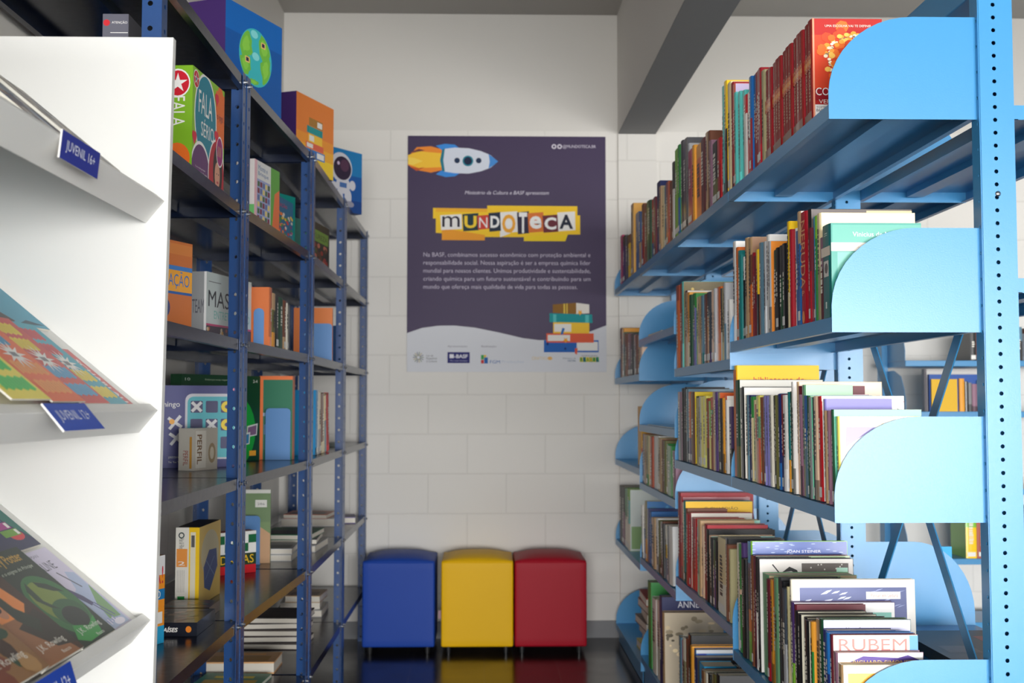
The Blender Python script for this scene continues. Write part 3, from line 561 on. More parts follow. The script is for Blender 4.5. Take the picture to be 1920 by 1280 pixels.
def bolt_mesh():
    g = G(); n = 10
    for r, x0, x1 in ((.0065, 0, .003), (.0038, .003, .008)):
        P = [(r * math.cos(math.tau * k / n), r * math.sin(math.tau * k / n)) for k in range(n)]
        g.face([(x1, a, b) for a, b in P])
        for k in range(n): a, b = P[k], P[(k + 1) % n]; g.face([(x0, *a), (x0, *b), (x1, *b), (x1, *a)])
    return g.mesh('bolt', STEEL)
BM = bolt_mesh(); DEP = .385
names = ['nearest of the four bays, behind the white display unit', 'second of the four bays from the near end', 'third of the four bays from the near end', 'farthest bay, beside the back wall and blue ottoman']
BAYS = [((-.637, 2.235), (-.637, 3.028)), ((-.635, 3.033), (-.598, 3.946)), ((-.596, 3.965), (-.596, 4.888)), ((-.596, 4.893), (-.596, 5.82))]
for b in range(4):
    (xa, ya), (xb, yb) = BAYS[b]; L_ = math.hypot(xb - xa, yb - ya)
    r = empty('metal_shelving_unit', (xa, ya, 0), -math.atan2(xb - xa, yb - ya))
    tag(r, 'navy slotted-angle steel shelving, ' + names[b], 'shelving unit', 'navy shelving units along the left wall')
    TMb = l_tray(L_ - .006, DEP - .004)
    for (x, sx) in ((0, -1), (-DEP, 1)):
        for (y, sy) in ((0, 1), (L_, -1)):
            o = bpy.data.objects.new('post', PM[sx, sy]); COL.objects.link(o); o.parent = r; o.location = (x, y, 0)
            md = o.modifiers.new('thick', 'SOLIDIFY'); md.thickness = .0016; md.offset = 0
    for z in LZ:
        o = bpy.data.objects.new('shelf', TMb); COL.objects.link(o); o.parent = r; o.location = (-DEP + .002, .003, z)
        for yy in (.02, L_ - .02):
            o = bpy.data.objects.new('bolt', BM); COL.objects.link(o); o.parent = r; o.location = (.001, yy, z - .014)
# ------------------------------------------------------------------ cartons: board games, puzzles, flat books
def carton(name, A, B, z, h, depth, col, front=None, side=None, top=None, m=None, label=None, cat='board game', group=None, faces={}, seam=None, bev=.0012):
    L = math.hypot(B[0] - A[0], B[1] - A[1]); rz = math.atan2(B[1] - A[1], B[0] - A[0])
    g = G(); g.box(0, L, 0, depth, 0, h, col, faces)
    fr = g.art((0, 0, 0), (1, 0, 0), (0, 0, 1), (L, h)); sd = g.art((0, depth, 0), (0, -1, 0), (0, 0, 1), (depth, h)); tp = g.art((0, 0, h), (1, 0, 0), (0, 1, 0), (L, depth))
    if front: front(fr, L, h)
    if side: side(sd, depth, h)
    if top: top(tp, L, depth)
    o = g.build(name, m or INK, None, (A[0], A[1], z + .0005), rz)
    return tag(o, label, cat, group)
def lid(o, A, B, h, depth, col, lh):                  # telescoping lid of a game box, standing slightly proud of its tray
    pass
WH = (236, 234, 230)
# --- second shelf from the top
def f_fala(a, L, h):
    a.rect(0, 0, L, h, (138, 190, 40)); a.ell(L * .86, h * .72, L * .26 * .55, h * .3, (228, 108, 34)); a.rect(L * .72, h * .44, L, h * .95, (228, 108, 34))
    a.ell(L * .40, h * .60, L * .345, h * .415, WH, 36); a.ell(L * .40, h * .60, L * .32, h * .39, (16, 128, 150), 36)
    a.ell(L * .26, h * .06, L * .3, h * .3, WH, 24, 0, 180); a.ell(L * .26, h * .05, L * .28, h * .28, (96, 50, 104), 24, 0, 180)
    a.ell(L * .76, h * .12, L * .27, h * .36, WH, 30, 0, 360); a.ell(L * .76, h * .12, L * .25, h * .34, (176, 22, 44), 30)
    a.ell(L * .80, h * .18, L * .15, h * .25, (40, 26, 26), 24); a.ell(L * .79, h * .14, L * .085, h * .13, (206, 150, 124), 20); a.ell(L * .77, h * .155, L * .012, h * .008, (30, 20, 20), 8); a.ell(L * .83, h * .155, L * .012, h * .008, (30, 20, 20), 8); a.ell(L * .8, h * .075, L * .035, h * .012, (180, 60, 70), 10)
    a.ell(L * .86, h * .38, L * .115, h * .15, WH, 20); a.ell(L * .86, h * .38, L * .1, h * .135, (150, 20, 110), 20)
    for k in range(3): a.line(L * (.8 + .04 * k), h * .33, L * (.82 + .04 * k), h * .43, .002, (226, 190, 90))
    for x, y in ((.06, .36), (.74, .86), (.74, .5)): a.ell(L * (x - .02), h * (y + .02), L * .04, h * .04, (214, 30, 60), 14); a.ell(L * (x + .03), h * (y + .02), L * .04, h * .04, (214, 30, 60), 14); a.poly([(L * (x - .055), h * (y + .01)), (L * x, h * (y - .07)), (L * (x + .07), h * (y + .01))], (214, 30, 60))
    a.text('FALA', L * .18, h * .62, L * .42, h * .21, WH, bold=.0); a.text('SÉRIO', L * .26, h * .42, L * .4, h * .17, WH); a.text('o jogo!', L * .76, h * .66, L * .2, h * .09, (80, 30, 70))
    a.ell(L * .1, h * .9, L * .085, h * .085, WH, 20); a.ell(L * .1, h * .9, L * .075, h * .075, (200, 22, 44), 20); a.star(L * .1, h * .9, L * .022, L * .07, 5, WH); a.star(L * .1, h * .9, L * .012, L * .04, 5, (24, 40, 110))
    a.text('a partir de 12 anos', L * .1, h * .06, L * .36, h * .025, WH); a.text('2 ou mais grupos', L * .1, h * .1, L * .3, h * .02, WH)
def s_fala(a, L, h):
    a.rect(0, 0, L, h, (126, 178, 36)); a.ell(L * .5, h * .84, L * .42, h * .13, WH, 20); a.ell(L * .5, h * .84, L * .38, h * .115, (200, 22, 44), 20); a.star(L * .5, h * .84, L * .12, L * .34, 5, WH)
    a.text('FALA', L * .3, h * .45, L * .45, h * .27, WH, down=True); a.ell(L * .5, h * .16, L * .44, h * .14, (228, 108, 34), 20)
carton('board_game_box', (-.67, 2.61), (-.65, 2.84), LZ[4], .256, .07, (138, 190, 40), f_fala, s_fala, label='lime green party game box with a teal oval reading FALA SÉRIO', group=None)
g = G()
o = carton('wrapped_box', (-.79, 2.35), (-.737, 2.35), LZ[4], .285, .09, (92, 92, 100), lambda a, L, h: (a.rect(0, 0, L, h, (100, 100, 112)), a.poly([(L * .35, h * .66), (L * .9, h * .74), (L * .9, h * .82), (L * .35, h * .74)], WH), a.rect(L * .35, h * .6, L * .85, h * .66, WH), a.rect(L * .3, h * .86, L * .98, h * .865, WH), a.text('ATENÇÃO', L * .35, h * .925, L * .6, h * .025, WH, bold=.02), a.ell(L * .15, h * .935, L * .13, h * .024, (206, 40, 50), 16)), label='dark shrink-wrapped box marked ATENÇÃO, partly above the white display unit', cat='box', m=GLOSS)
def f_puz(a, L, h):
    a.rect(0, 0, L, h, (214, 214, 212)); a.rect(0, 0, L * .1, h, (226, 180, 190)); a.rect(L * .1, h * .04, L * .62, h * .72, (150, 160, 200))
    for i in range(5):
        for j in range(6): a.rect(L * (.12 + .1 * i), h * (.08 + .105 * j), L * (.2 + .1 * i), h * (.16 + .105 * j), ((120, 40, 60), (70, 100, 60), (220, 200, 120), (90, 110, 160))[(i * 3 + j) % 4])
    a.rect(L * .64, 0, L, h, (90, 160, 60)); a.poly([(L * .7, 0), (L, 0), (L, h * .7), (L * .8, h * .6)], (220, 110, 60)); a.text('Monte e', L * .14, h * .86, L * .36, h * .08, (70, 110, 160)); a.text('Brinque', L * .14, h * .76, L * .4, h * .08, (70, 110, 160))
carton('puzzle_box', (-.668, 3.31), (-.632, 3.51), LZ[4], .19, .055, (222, 216, 214), f_puz, lambda a, L, h: (a.rect(0, 0, L, h * .3, (110, 190, 110)), a.text('BRINQUE', L * .3, h * .4, L * .4, h * .5, (190, 70, 90), down=True), a.ell(L * .5, h * .94, L * .2, h * .04, (200, 60, 60))), label='white puzzle box with small coloured picture tiles, second shelf down', cat='puzzle')
def f_cray(a, L, h):
    a.rect(0, 0, L, h, (24, 100, 140))
    for k in range(90): a.ell(L * (.04 + .92 * random.random()), h * (.05 + .62 * random.random()), L * .05, h * .035, random.choice([(220, 180, 60), (200, 50, 50), (230, 120, 50), (210, 200, 190), (70, 130, 60), (120, 60, 120)]), 8)
    a.text('COLEÇÃO', L * .1, h * .78, L * .6, h * .1, (200, 50, 110))
carton('picture_book', (-.675, 3.62), (-.645, 3.84), LZ[4], .15, .02, (24, 100, 140), f_cray, label='blue picture book covered in a crowd of coloured dots, second shelf down', cat='book')
carton('picture_book', (-.70, 3.845), (-.655, 3.945), LZ[4], .19, .015, (20, 130, 120), lambda a, L, h: (a.rect(L * .1, h * .1, L * .9, h * .3, (60, 160, 140)), a.text('ÁLBUM', L * .2, h * .5, L * .6, h * .12, WH)), label='teal picture book leaning behind the second navy post', cat='book')
carton('picture_book', (-.72, 4.14), (-.66, 4.36), LZ[4], .165, .015, (18, 110, 100), lambda a, L, h: a.rect(L * .3, 0, L, h, (16, 120, 110)), label='dark teal picture book on the third bay, second shelf down', cat='book')
def f_mag(a, L, h):
    a.rect(0, 0, L, h, (40, 44, 38)); a.rect(L * .08, h * .62, L * .95, h * .85, (110, 150, 60)); a.text('NATUREZA', L * .1, h * .68, L * .8, h * .1, (50, 60, 40))
    for k in range(40): a.ell(L * (.05 + .9 * random.random()), h * (.05 + .5 * random.random()), L * .06, h * .05, random.choice([(150, 50, 40), (90, 60, 40), (60, 90, 50), (190, 110, 90)]), 8)
carton('magazine', (-.69, 4.40), (-.645, 4.74), LZ[4], .20, .012, (40, 44, 38), f_mag, label='dark magazine with green band and red flowers, second shelf down', cat='magazine')
# --- third shelf from the top
def f_img(a, L, h):
    a.rect(0, 0, L, h, (196, 110, 56)); a.rect(0, h * .42, L, h * .68, (230, 160, 50)); a.rect(0, h * .4, L, h * .43, (40, 90, 160)); a.rect(0, h * .67, L, h * .72, (60, 120, 190))
    a.text('IMAGEM & AÇÃO', L * .12, h * .46, L * .84, h * .2, (50, 110, 180), bold=.02); a.ell(L * .62, h * .24, L * .06, h * .1, (60, 70, 120), 16); a.text('2', L * .6, h * .2, L * .04, h * .08, (210, 150, 90)); a.rect(0, h * .85, L, h * .97, (206, 126, 64))
carton('board_game_box', (-.77, 2.43), (-.68, 2.668), LZ[3], .202, .08, (196, 110, 56), f_img, label='orange drawing-game box with a blue lettered band, third shelf down', m=GLOSS)
carton('board_game_box', (-.84, 2.76), (-.80, 2.9), LZ[3], .24, .05, (60, 60, 64), lambda a, L, h: a.rect(0, h * .8, L * .7, h, (190, 190, 186)), label='dark box behind the orange drawing-game box', m=GLOSS)
def f_master(a, L, h):
    a.rect(0, 0, L, h, (196, 206, 204)); a.text('MASTER', L * .04, h * .5, L * .88, h * .24, (30, 30, 36), bold=.01); a.text('ENTRETENIMENTO', L * .16, h * .33, L * .8, h * .12, (110, 180, 170)); a.rect(0, 0, L, h * .22, (60, 46, 60)); a.rect(0, h * .22, L, h * .25, (190, 60, 110))
    for k in range(24): a.ell(L * random.random() * .96 + L * .02, h * (.02 + .17 * random.random()), L * .02, h * .03, random.choice([(200, 150, 60), (160, 70, 60), (60, 60, 90), (210, 190, 160)]), 8)
    a.rect(L * .04, h * .86, L * .3, h * .87, (90, 90, 96))
carton('board_game_box', (-.74, 3.056), (-.68, 3.345), LZ[3], .184, .045, (196, 200, 200), f_master, lambda a, L, h: (a.rect(0, 0, L, h, (150, 152, 154)), a.text('TEAM', L * .1, h * .4, L * .75, h * .2, (90, 90, 100), bold=.02), a.rect(L * .85, 0, L, h, (226, 226, 226))), label='pale grey quiz game box reading MASTER, third shelf down', m=GLOSS)
def bookend(x, y, z, wd, h, label, flip=1):            # thin bent plate: upright tongue with rounded corners and a foot
    g = G(); t = .0016; g.box(0, wd, t, .018, 0, t)
    r = .012; pts = [(0, 0), (wd, 0), (wd, h - r), (wd - r * .3, h - r * .3), (wd - r, h), (r, h), (r * .3, h - r * .3), (0, h - r)]
    g.face([(a, 0, b) for a, b in pts]); g.face([(a, t, b) for a, b in pts][::-1])
    for i in range(len(pts)):
        a, b = pts[i], pts[(i + 1) % len(pts)]; g.face([(a[0], 0, a[1]), (a[0], t, a[1]), (b[0], t, b[1]), (b[0], 0, b[1])])
    return tag(g.build('bookend', BEND, None, (x, y, z + .0005), 0), label, 'bookend', 'pale blue metal bookends on the navy shelving')
BEND = mat('bookend_blue_paint', (84, 130, 184), .35)
def lbook(y_near, t, h, d, cols, z, label, x=-.63, lean=0, art=None, marks=True):    # spine faces the aisle (+x), board towards the camera
    o = mk_book(t, h, d, cols, rnd, None, marks)
    o.rotation_euler = (lean, 0, math.pi); o.location = (x, y_near + t, z + .0008 + abs(t * math.sin(lean)))
    return tag(o, label, 'book', 'books on the navy shelving at the left')
lbook(3.356, .042, .172, .10, [(206, 112, 62)], LZ[3], 'orange-covered book beside the pale blue bookend, third shelf down')
bookend(-.674, 3.3525, LZ[3], .03, .11, 'pale blue metal bookend in front of the orange book, second bay')
lbook(3.401, .052, .160, .13, ['tan', 'olive', 'amber'], LZ[3], 'tan-and-olive book next to the orange one, third shelf down')
lbook(3.457, .05, .155, .13, 'charcoal', LZ[3], 'charcoal book between tan and dark green ones, third shelf down')
lbook(3.511, .075, .158, .13, 'forest', LZ[3], 'dark green book in the second bay, third shelf down')
lbook(3.59, .05, .155, .13, ['brown', 'tan'], LZ[3], 'brown mottled book right of the dark green one')
lbook(3.645, .035, .15, .13, 'ivory', LZ[3], 'cream book at the end of the row, second bay', lean=-.06)
carton('book', (-.76, 4.57), (-.607, 4.57), LZ[3], .212, .02, (208, 116, 56), lambda a, L, h: a.rect(0, 0, L, h * .12, (210, 210, 206)), label='orange book standing behind a bookend in the third bay', cat='book')
bookend(-.725, 4.55, LZ[3], .12, .148, 'pale blue metal bookend in the third bay, third shelf down')
lbook(5.0, .03, .17, .2, (['blue']), LZ[3], 'slim blue book in the farthest bay, third shelf down')
# --- fourth shelf from the top
def f_green(a, L, h):
    a.rect(0, 0, L, h, (16, 62, 36)); a.ell(L * .6, h * .35, L * .34, h * .46, (20, 150, 50), 28); a.text('Embarque nessa viagem com seus amigos', L * .28, h * .93, L * .5, h * .025, (170, 190, 160)); a.text('10', L * .04, h * .93, L * .06, h * .03, (190, 200, 190)); a.text('2-4', L * .9, h * .92, L * .06, h * .035, (220, 226, 216))
    for x, y, r in ((.9, .34, 8), (.8, .24, 18), (.68, .18, 6)): a.poly([(L * x - L * .08, h * y - h * .06), (L * x + L * .06, h * y - h * .04), (L * x + L * .07, h * y + h * .1), (L * x - L * .07, h * y + h * .07)], (206, 210, 206)); a.poly([(L * x - L * .07, h * y - h * .045), (L * x + L * .05, h * y - h * .03), (L * x + L * .055, h * y + h * .08), (L * x - L * .06, h * y + h * .055)], ((50, 120, 160), (60, 140, 150), (120, 90, 120))[r % 3])
    a.rect(L * .86, h * .06, L * .95, h * .12, (230, 160, 40)); a.rect(L * .76, h * .58, L * .8, h * .6, WH); a.rect(L * .76, h * .44, L * .8, h * .46, WH)
carton('board_game_box', (-.945, 3.60), (-.768, 3.945), LZ[2], .286, .045, (16, 62, 36), f_green, label='large dark green travel game box at the back of the fourth shelf')
def f_velha(a, L, h):
    a.rect(0, 0, L, h, (30, 34, 118)); a.rrect(L * .33, h * .1, L * 1.0, h * .9, .02, (206, 206, 214)); a.rrect(L * .36, h * .12, L * .985, h * .865, .018, (60, 176, 190))
    for i in range(3):
        for j in range(3):
            x, y = L * (.48 + .2 * i), h * (.74 - .22 * j); k = (i + j * 3); a.rrect(x - .018, y - .018, x + .018, y + .018, .004, (32, 36, 96))
            if (i, j) in ((0, 0), (1, 1)): a.line(x - .014, y - .014, x + .014, y + .014, .009, (224, 224, 226)); a.line(x - .014, y + .014, x + .014, y - .014, .009, (224, 224, 226))
            if (i, j) in ((2, 0), (2, 1), (0, 2)): a.ell(x, y, .017, .017, (244, 214, 20)); a.ell(x, y, .006, .006, (32, 36, 96))
    for x, y in ((.2, .55), (.22, .36)): a.line(L * x - .016, h * y - .02, L * x + .016, h * y + .02, .009, (224, 224, 226)); a.line(L * x - .02, h * y + .014, L * x + .02, h * y - .014, .009, (224, 224, 226))
    a.text('mingo', L * .02, h * .72, L * .24, h * .08, WH, bold=.01); a.text('JOGO DA VELHA', L * .12, h * .11, L * .2, h * .03, WH); a.text('Tic Tac Toe', L * .12, h * .06, L * .18, h * .02, WH); a.ell(L * .16, h * .56, .008, .008, (244, 170, 30)); a.ell(L * .95, h * .955, .006, .006, (230, 130, 170))
carton('board_game_box', (-.975, 3.47), (-.765, 3.55), LZ[2], .248, .05, (30, 34, 118), f_velha, label='blue noughts-and-crosses game box with white crosses and yellow rings')
def f_money(a, L, h):
    a.rect(0, 0, L, h, (184, 178, 166)); a.rect(L * .06, h * .06, L * .5, h * .94, (206, 202, 192)); a.text('PERFIL', L * .12, h * .15, L * .2, h * .7, (110, 80, 50), down=True, bold=.02); a.ell(L * .76, h * .4, L * .16, h * .24, (150, 132, 104)); a.ell(L * .76, h * .4, L * .09, h * .15, (196, 188, 170))
carton('card_game_box', (-.835, 3.33), (-.792, 3.43), LZ[2], .122, .055, (190, 186, 176), f_money, lambda a, L, h: (a.rect(L * .7, h * .05, L * .85, h * .8, (190, 140, 60)), a.text('PERFIL', L * .3, h * .12, L * .3, h * .35, (150, 60, 50), down=True)), label='small silvery card game box in front of the noughts-and-crosses game', cat='card game', m=GLOSS)
def f_pat(a, L, h):
    a.rect(0, 0, L, h, (190, 120, 50))
    for k in range(60): a.ell(L * (.05 + .9 * random.random()), h * (.3 + .68 * random.random()), .008, .006, random.choice([(90, 120, 70), (200, 70, 50), (220, 180, 80), (70, 110, 150)]), 8)
    a.rect(0, 0, L, h * .26, (60, 80, 130))
carton('board_game_box', (-.97, 2.93), (-.842, 3.015), LZ[2], .2, .04, (190, 120, 50), f_pat, label='orange speckled game box just past the white display unit')
carton('folder_box', (-.78, 3.985), (-.664, 3.985), LZ[2], .288, .05, (226, 116, 60), lambda a, L, h: (a.rect(L * .13, 0, L, h * .955, (40, 112, 84)), a.rect(L * .15, h * .12, L * .4, h * .52, (60, 130, 110)), a.rect(L * .16, h * .3, L * .4, h * .42, (110, 150, 190)), a.rect(L * .13, h * .52, L * .4, h * .56, (150, 180, 200))), label='green folder with an orange edge behind the bookend, fourth shelf', cat='folder')
bookend(-.752, 3.963, LZ[2], .085, .177, 'pale blue metal bookend in front of the green folder')
lbook(4.30, .06, .243, .10, [(20, 140, 200)], LZ[2], 'bright blue binder on the fourth shelf, third bay')
lbook(4.375, .07, .235, .12, ['ivory', 'silver'], LZ[2], 'pale book right of the bright blue binder', lean=-.05)
lbook(4.46, .07, .23, .12, ['brown', 'cream'], LZ[2], 'brown-and-cream book in the leaning row, fourth shelf', lean=-.09)
lbook(4.55, .05, .225, .12, ['cream', 'steel'], LZ[2], 'cream-and-blue book in the leaning row, fourth shelf', lean=-.12)
lbook(4.62, .06, .23, .12, 'red', LZ[2], 'bright red book leaning at the end of the row, fourth shelf', lean=-.15)
carton('eyeglass_case', (-.72, 5.1), (-.62, 5.14), LZ[2], .018, .05, (130, 140, 134), label='small grey case lying on the fourth shelf, farthest bay', cat='case')
# --- fifth shelf from the top
def f_dal(a, L, h):
    a.rect(0, 0, L, h, (240, 150, 40)); a.rect(0, h * .78, L, h, (226, 226, 226)); a.text('LINDA!', L * .1, h * .68, L * .86, h * .2, (206, 34, 60), bold=.03); a.rect(L * .5, h * .5, L, h * .62, (30, 120, 180)); a.text('+50', L * .6, h * .52, L * .3, h * .08, WH); a.ell(L * .55, h * .4, L * .3, h * .1, (90, 170, 60)); a.rect(0, 0, L, h * .2, (40, 160, 210)); a.rect(L * .7, h * .23, L * .95, h * .36, WH)
carton('board_game_box', (-.812, 2.62), (-.757, 2.76), LZ[1], .205, .05, (240, 150, 40), f_dal, label='orange and white activity box at the edge of the white display unit, fifth shelf')
def f_pais(a, L, h):
    a.rect(0, 0, L, h, (214, 180, 90)); a.ell(L * .5, h * .62, L * .42, h * .3, (196, 186, 150), 24); a.poly([(L * .5, h * .12), (L * .86, h * .4), (L * .8, h * .64), (L * .45, h * .66), (L * .2, h * .46), (L * .24, h * .2)], (44, 74, 130)); a.line(L * .3, h * .3, L * .7, h * .55, .003, (110, 140, 180)); a.line(L * .3, h * .55, L * .7, h * .3, .003, (110, 140, 180))
def s_pais(a, L, h):
    a.rect(0, 0, L * .56, h, (226, 222, 212)); a.rect(L * .56, 0, L, h, (240, 196, 30)); a.rect(L * .62, h * .05, L * .84, h * .94, (222, 214, 190)); a.ell(L * .24, h * .9, L * .13, h * .04, (40, 60, 60), 12); a.ell(L * .24, h * .9, L * .08, h * .025, (226, 222, 212), 12); a.text('Pais & Filhos', L * .15, h * .72, L * .2, h * .14, (50, 60, 60), down=True)
    a.rect(L * .04, h * .5, L * .5, h * .75 - h * .02, (232, 150, 70)); a.text('2', L * .1, h * .52, L * .3, h * .05, WH); a.rect(L * .1, h * .03, L * .4, h * .13, (30, 140, 60)); a.rect(L * .66, h * .75, L * .8, h * .9, (90, 90, 90))
    for k in range(5): a.rect(L * (.08 + .07 * k), h * .18, L * (.1 + .07 * k), h * .46, (176, 172, 166))
carton('puzzle_box', (-.793, 3.235), (-.786, 3.46), LZ[1], .218, .066, (240, 196, 30), f_pais, s_pais, label='yellow and white children\'s puzzle box standing on the fifth shelf', cat='puzzle', faces={'+z': (60, 50, 40)})
def f_paises(a, L, h): a.rect(0, 0, L, h, (24, 28, 40)); a.text('PAÍSES', L * .38, h * .3, L * .3, h * .4, WH, bold=.03, shear=.2); a.ell(L * .86, h * .5, L * .05, h * .24, (226, 130, 40), 12)
def t_pic(*cs):
    def f(a, L, d):
        for k in range(22):
            x, y = L * (.03 + .8 * random.random()), d * (.04 + .8 * random.random()); a.rect(x, y, x + L * .14, y + d * .12, random.choice(cs))
    return f
carton('card_game_box', (-.84, 2.83), (-.697, 2.83), LZ[1], .033, .19, (24, 28, 40), f_paises, None, t_pic((90, 60, 50), (40, 90, 90), (160, 130, 110), (60, 60, 90)), label='flat black quiz box with PAÍSES on its edge, fifth shelf', m=GLOSS)
carton('card_game_box', (-.85, 3.06), (-.722, 3.06), LZ[1], .028, .12, (110, 84, 60), None, None, t_pic((60, 90, 80), (170, 110, 60), (120, 120, 110)), label='flat brown picture box behind the PAÍSES quiz box', m=GLOSS)
carton('book', (-.885, 4.10), (-.757, 4.10), LZ[1], .258, .012, (110, 134, 96), lambda a, L, h: (a.rect(0, h * .95, L, h, (206, 206, 200)), a.rect(0, 0, L, h * .52, (196, 156, 120)), a.poly([(0, h * .5), (L * .7, h * .5), (L, h * .4), (L, h * .56), (0, h * .56)], (120, 144, 100)), a.rect(L * .58, h * .76, L * .9, h * .86, (214, 214, 208)), a.text('286', L * .64, h * .79, L * .2, h * .03, (110, 110, 110))), label='tall book with a meadow photograph behind a bookend, fifth shelf', cat='book')
bookend(-.875, 4.06, LZ[1], .09, .17, 'pale blue metal bookend in front of the meadow-photo book')
def f_dama(a, L, h):
    a.rect(0, 0, L, h, (226, 226, 222)); a.rect(0, 0, L, h * .2, (196, 30, 40))
    for i in range(5):
        for j in range(2): a.rect(L * (.0 + .2 * i), h * (.52 + .2 * j), L * (.2 + .2 * i), h * (.72 + .2 * j), (24, 100, 60) if (i + j) % 2 else (232, 232, 228))
    a.rect(0, h * .2, L, h * .48, (40, 60, 40)); a.text('DAMAS', L * .1, h * .24, L * .84, h * .2, (236, 190, 40), bold=.03)
carton('board_game_box', (-.875, 3.80), (-.765, 3.89), LZ[1], .138, .05, (196, 30, 40), f_dama, label='draughts box with a green and white chequered band, fifth shelf')
def pile(items, cat, group):
    for (nm, x, y, z, wd, dp, h, rz, c, lab, top) in items:
        g = G(); g.box(0, wd, 0, dp, 0, h * .12, c); g.box(.001, wd - .001, .0015, dp - .001, h * .12, h * .88, (214, 208, 196)); g.box(0, wd, 0, dp, h * .88, h, c)
        a = g.art((0, 0, h), (1, 0, 0), (0, 1, 0))
        if top: a.rect(wd * .1, dp * .12, wd * .9, dp * .6, top); a.rect(wd * .2, dp * .7, wd * .8, dp * .82, shade(top, 1.3))
        tag(g.build(nm, INK, None, (x, y, z + .0005), math.radians(rz)), lab, cat, group)
pile([('magazine', -.80, 4.15, LZ[1], .11, .2, .022, 0, (206, 206, 204), 'white magazine lowest in the pile behind the third post, fifth shelf', None),
      ('magazine', -.80, 4.16, LZ[1] + .0225, .11, .19, .02, 2, (196, 196, 198), 'white magazine second in the small pile, fifth shelf', (150, 150, 150)),
      ('magazine', -.86, 4.40, LZ[1], .22, .26, .025, -3, (190, 188, 188), 'pale grey magazine at the bottom of the larger pile, third bay', None),
      ('magazine', -.85, 4.41, LZ[1] + .0255, .21, .26, .02, 3, (60, 62, 66), 'dark magazine in the middle of the larger pile, third bay', (90, 90, 96)),
      ('magazine', -.86, 4.40, LZ[1] + .046, .20, .26, .02, -4, (40, 110, 76), 'green-edged magazine on top of the larger pile, third bay', (50, 56, 58))], 'magazine', 'magazines lying on the fifth shelf, third bay')
pile([('book', -.93, 5.3, LZ[1], .26, .2, .035, 0, (214, 212, 208), 'white book at the bottom of the farthest pile, fifth shelf', None),
      ('book', -.92, 5.3, LZ[1] + .0355, .2, .19, .02, -4, (176, 96, 66), 'rust-coloured book on top of the farthest pile, fifth shelf', (90, 60, 50)),
      ('book', -.655, 5.42, LZ[1], .05, .15, .03, 8, (84, 66, 130), 'small purple book at the right of the farthest pile', (60, 50, 90))], 'book', 'books lying on the fifth shelf, farthest bay')
# --- bottom shelf
pile([('magazine', -.94, 4.36 + .01 * k, LZ[0] + .022 * k, .26, .22, .0215, (-3, 2, -1, 4, -2)[k], ((60, 48, 50), (48, 40, 44), (72, 58, 56), (44, 36, 38), (36, 30, 30))[k], ('brownish', 'dark', 'grey-brown', 'black-edged', 'black')[k] + ' magazine, ' + ('lowest', 'second from the bottom', 'middle one', 'second from the top', 'topmost')[k] + ' of the dark pile on the bottom shelf', (50, 34, 30) if k == 4 else None) for k in range(5)], 'magazine', 'dark magazines piled on the bottom shelf')
pile([('book', -.90, 5.0, LZ[0], .2, .22, .03, 0, (170, 168, 164), 'grey book lowest of the pale pile on the bottom shelf', None),
      ('book', -.88, 5.01, LZ[0] + .0305, .17, .2, .028, 4, (214, 210, 202), 'white book in the middle of the pale pile on the bottom shelf', None),
      ('book', -.86, 5.02, LZ[0] + .059, .15, .18, .03, -3, (176, 146, 110), 'tan book on top of the pale pile on the bottom shelf', (120, 90, 70))], 'book', 'pale books piled on the bottom shelf')
pile([('book', -.965, 3.97, LZ[0], .25, .16, .04, 0, (214, 164, 112), 'thick orange-brown book lying on the bottom shelf near a post', (190, 140, 70)),
      ('magazine', -.95, 3.70, LZ[0], .22, .24, .012, -4, (90, 160, 130), 'green and yellow magazine lying on the bottom shelf', (220, 180, 60))], 'book', None)
# --- display cubes standing on top of the navy shelving
def cube(A, B, cf, cs, art, label, h=.28):
    L = math.hypot(B[0] - A[0], B[1] - A[1]); o = carton('display_cube', A, B, LZ[5], h, .27, cs, None, None, label=label, cat='display cube', group='printed cubes on top of the navy shelving', faces={'-y': cf, '+z': cf})
    bpy.data.objects.remove(o); g = G(); g.box(0, L, 0, .27, 0, h, cs, {'-y': cf, '+z': shade(cf, .9)}); a = g.art((0, 0, 0), (1, 0, 0), (0, 0, 1), (L, h)); art(a, L, h)
    return tag(g.build('display_cube', INK, None, (A[0], A[1], LZ[5] + .0005), math.atan2(B[1] - A[1], B[0] - A[0])), label, 'display cube', 'printed cubes on top of the navy shelving')
def a_globe(a, L, h):
    a.rect(0, 0, L, h, (14, 84, 158)); a.rect(0, h * .7, L, h, (14, 98, 178))
    cx, cy, r = L * .52, h * .53, .085
    a.ell(cx, cy, r * 1.0, r * 1.0, (56, 178, 184), 36)
    random.seed(3)
    for (x0, y0, rx, ry) in ((-.6, .35, .38, .5), (-.62, -.32, .3, .4), (.5, .5, .34, .44), (.62, -.3, .32, .5), (-.1, -.86, .3, .1)):
        P = []
        for k in range(18):
            t = math.tau * k / 18; q = 1 + .22 * random.uniform(-1, 1); x, y = x0 + rx * q * math.cos(t), y0 + ry * q * math.sin(t); m = math.hypot(x, y)
            if m > .97: x, y = x / m * .97, y / m * .97
            P.append((cx + r * x, cy + r * y))
        a.poly(P, (112, 184, 64)); a.poly([(p[0] * .6 + (cx + r * x0) * .4, p[1] * .6 + (cy + r * y0) * .4) for p in P], (134, 200, 72))
    for x, y in ((-.1, .8), (.0, .05)): a.ell(cx + r * x, cy + r * y, r * .22, r * .14, (130, 214, 214), 14)
    for x, y in ((.45, .55), (-.5, -.18)): a.rect(cx + r * (x - .13), cy + r * (y - .1), cx + r * (x + .13), cy + r * (y + .1), (236, 190, 120)); a.rect(cx + r * (x - .08), cy + r * (y - .06), cx + r * (x + .08), cy + r * (y + .07), (40, 40, 70))
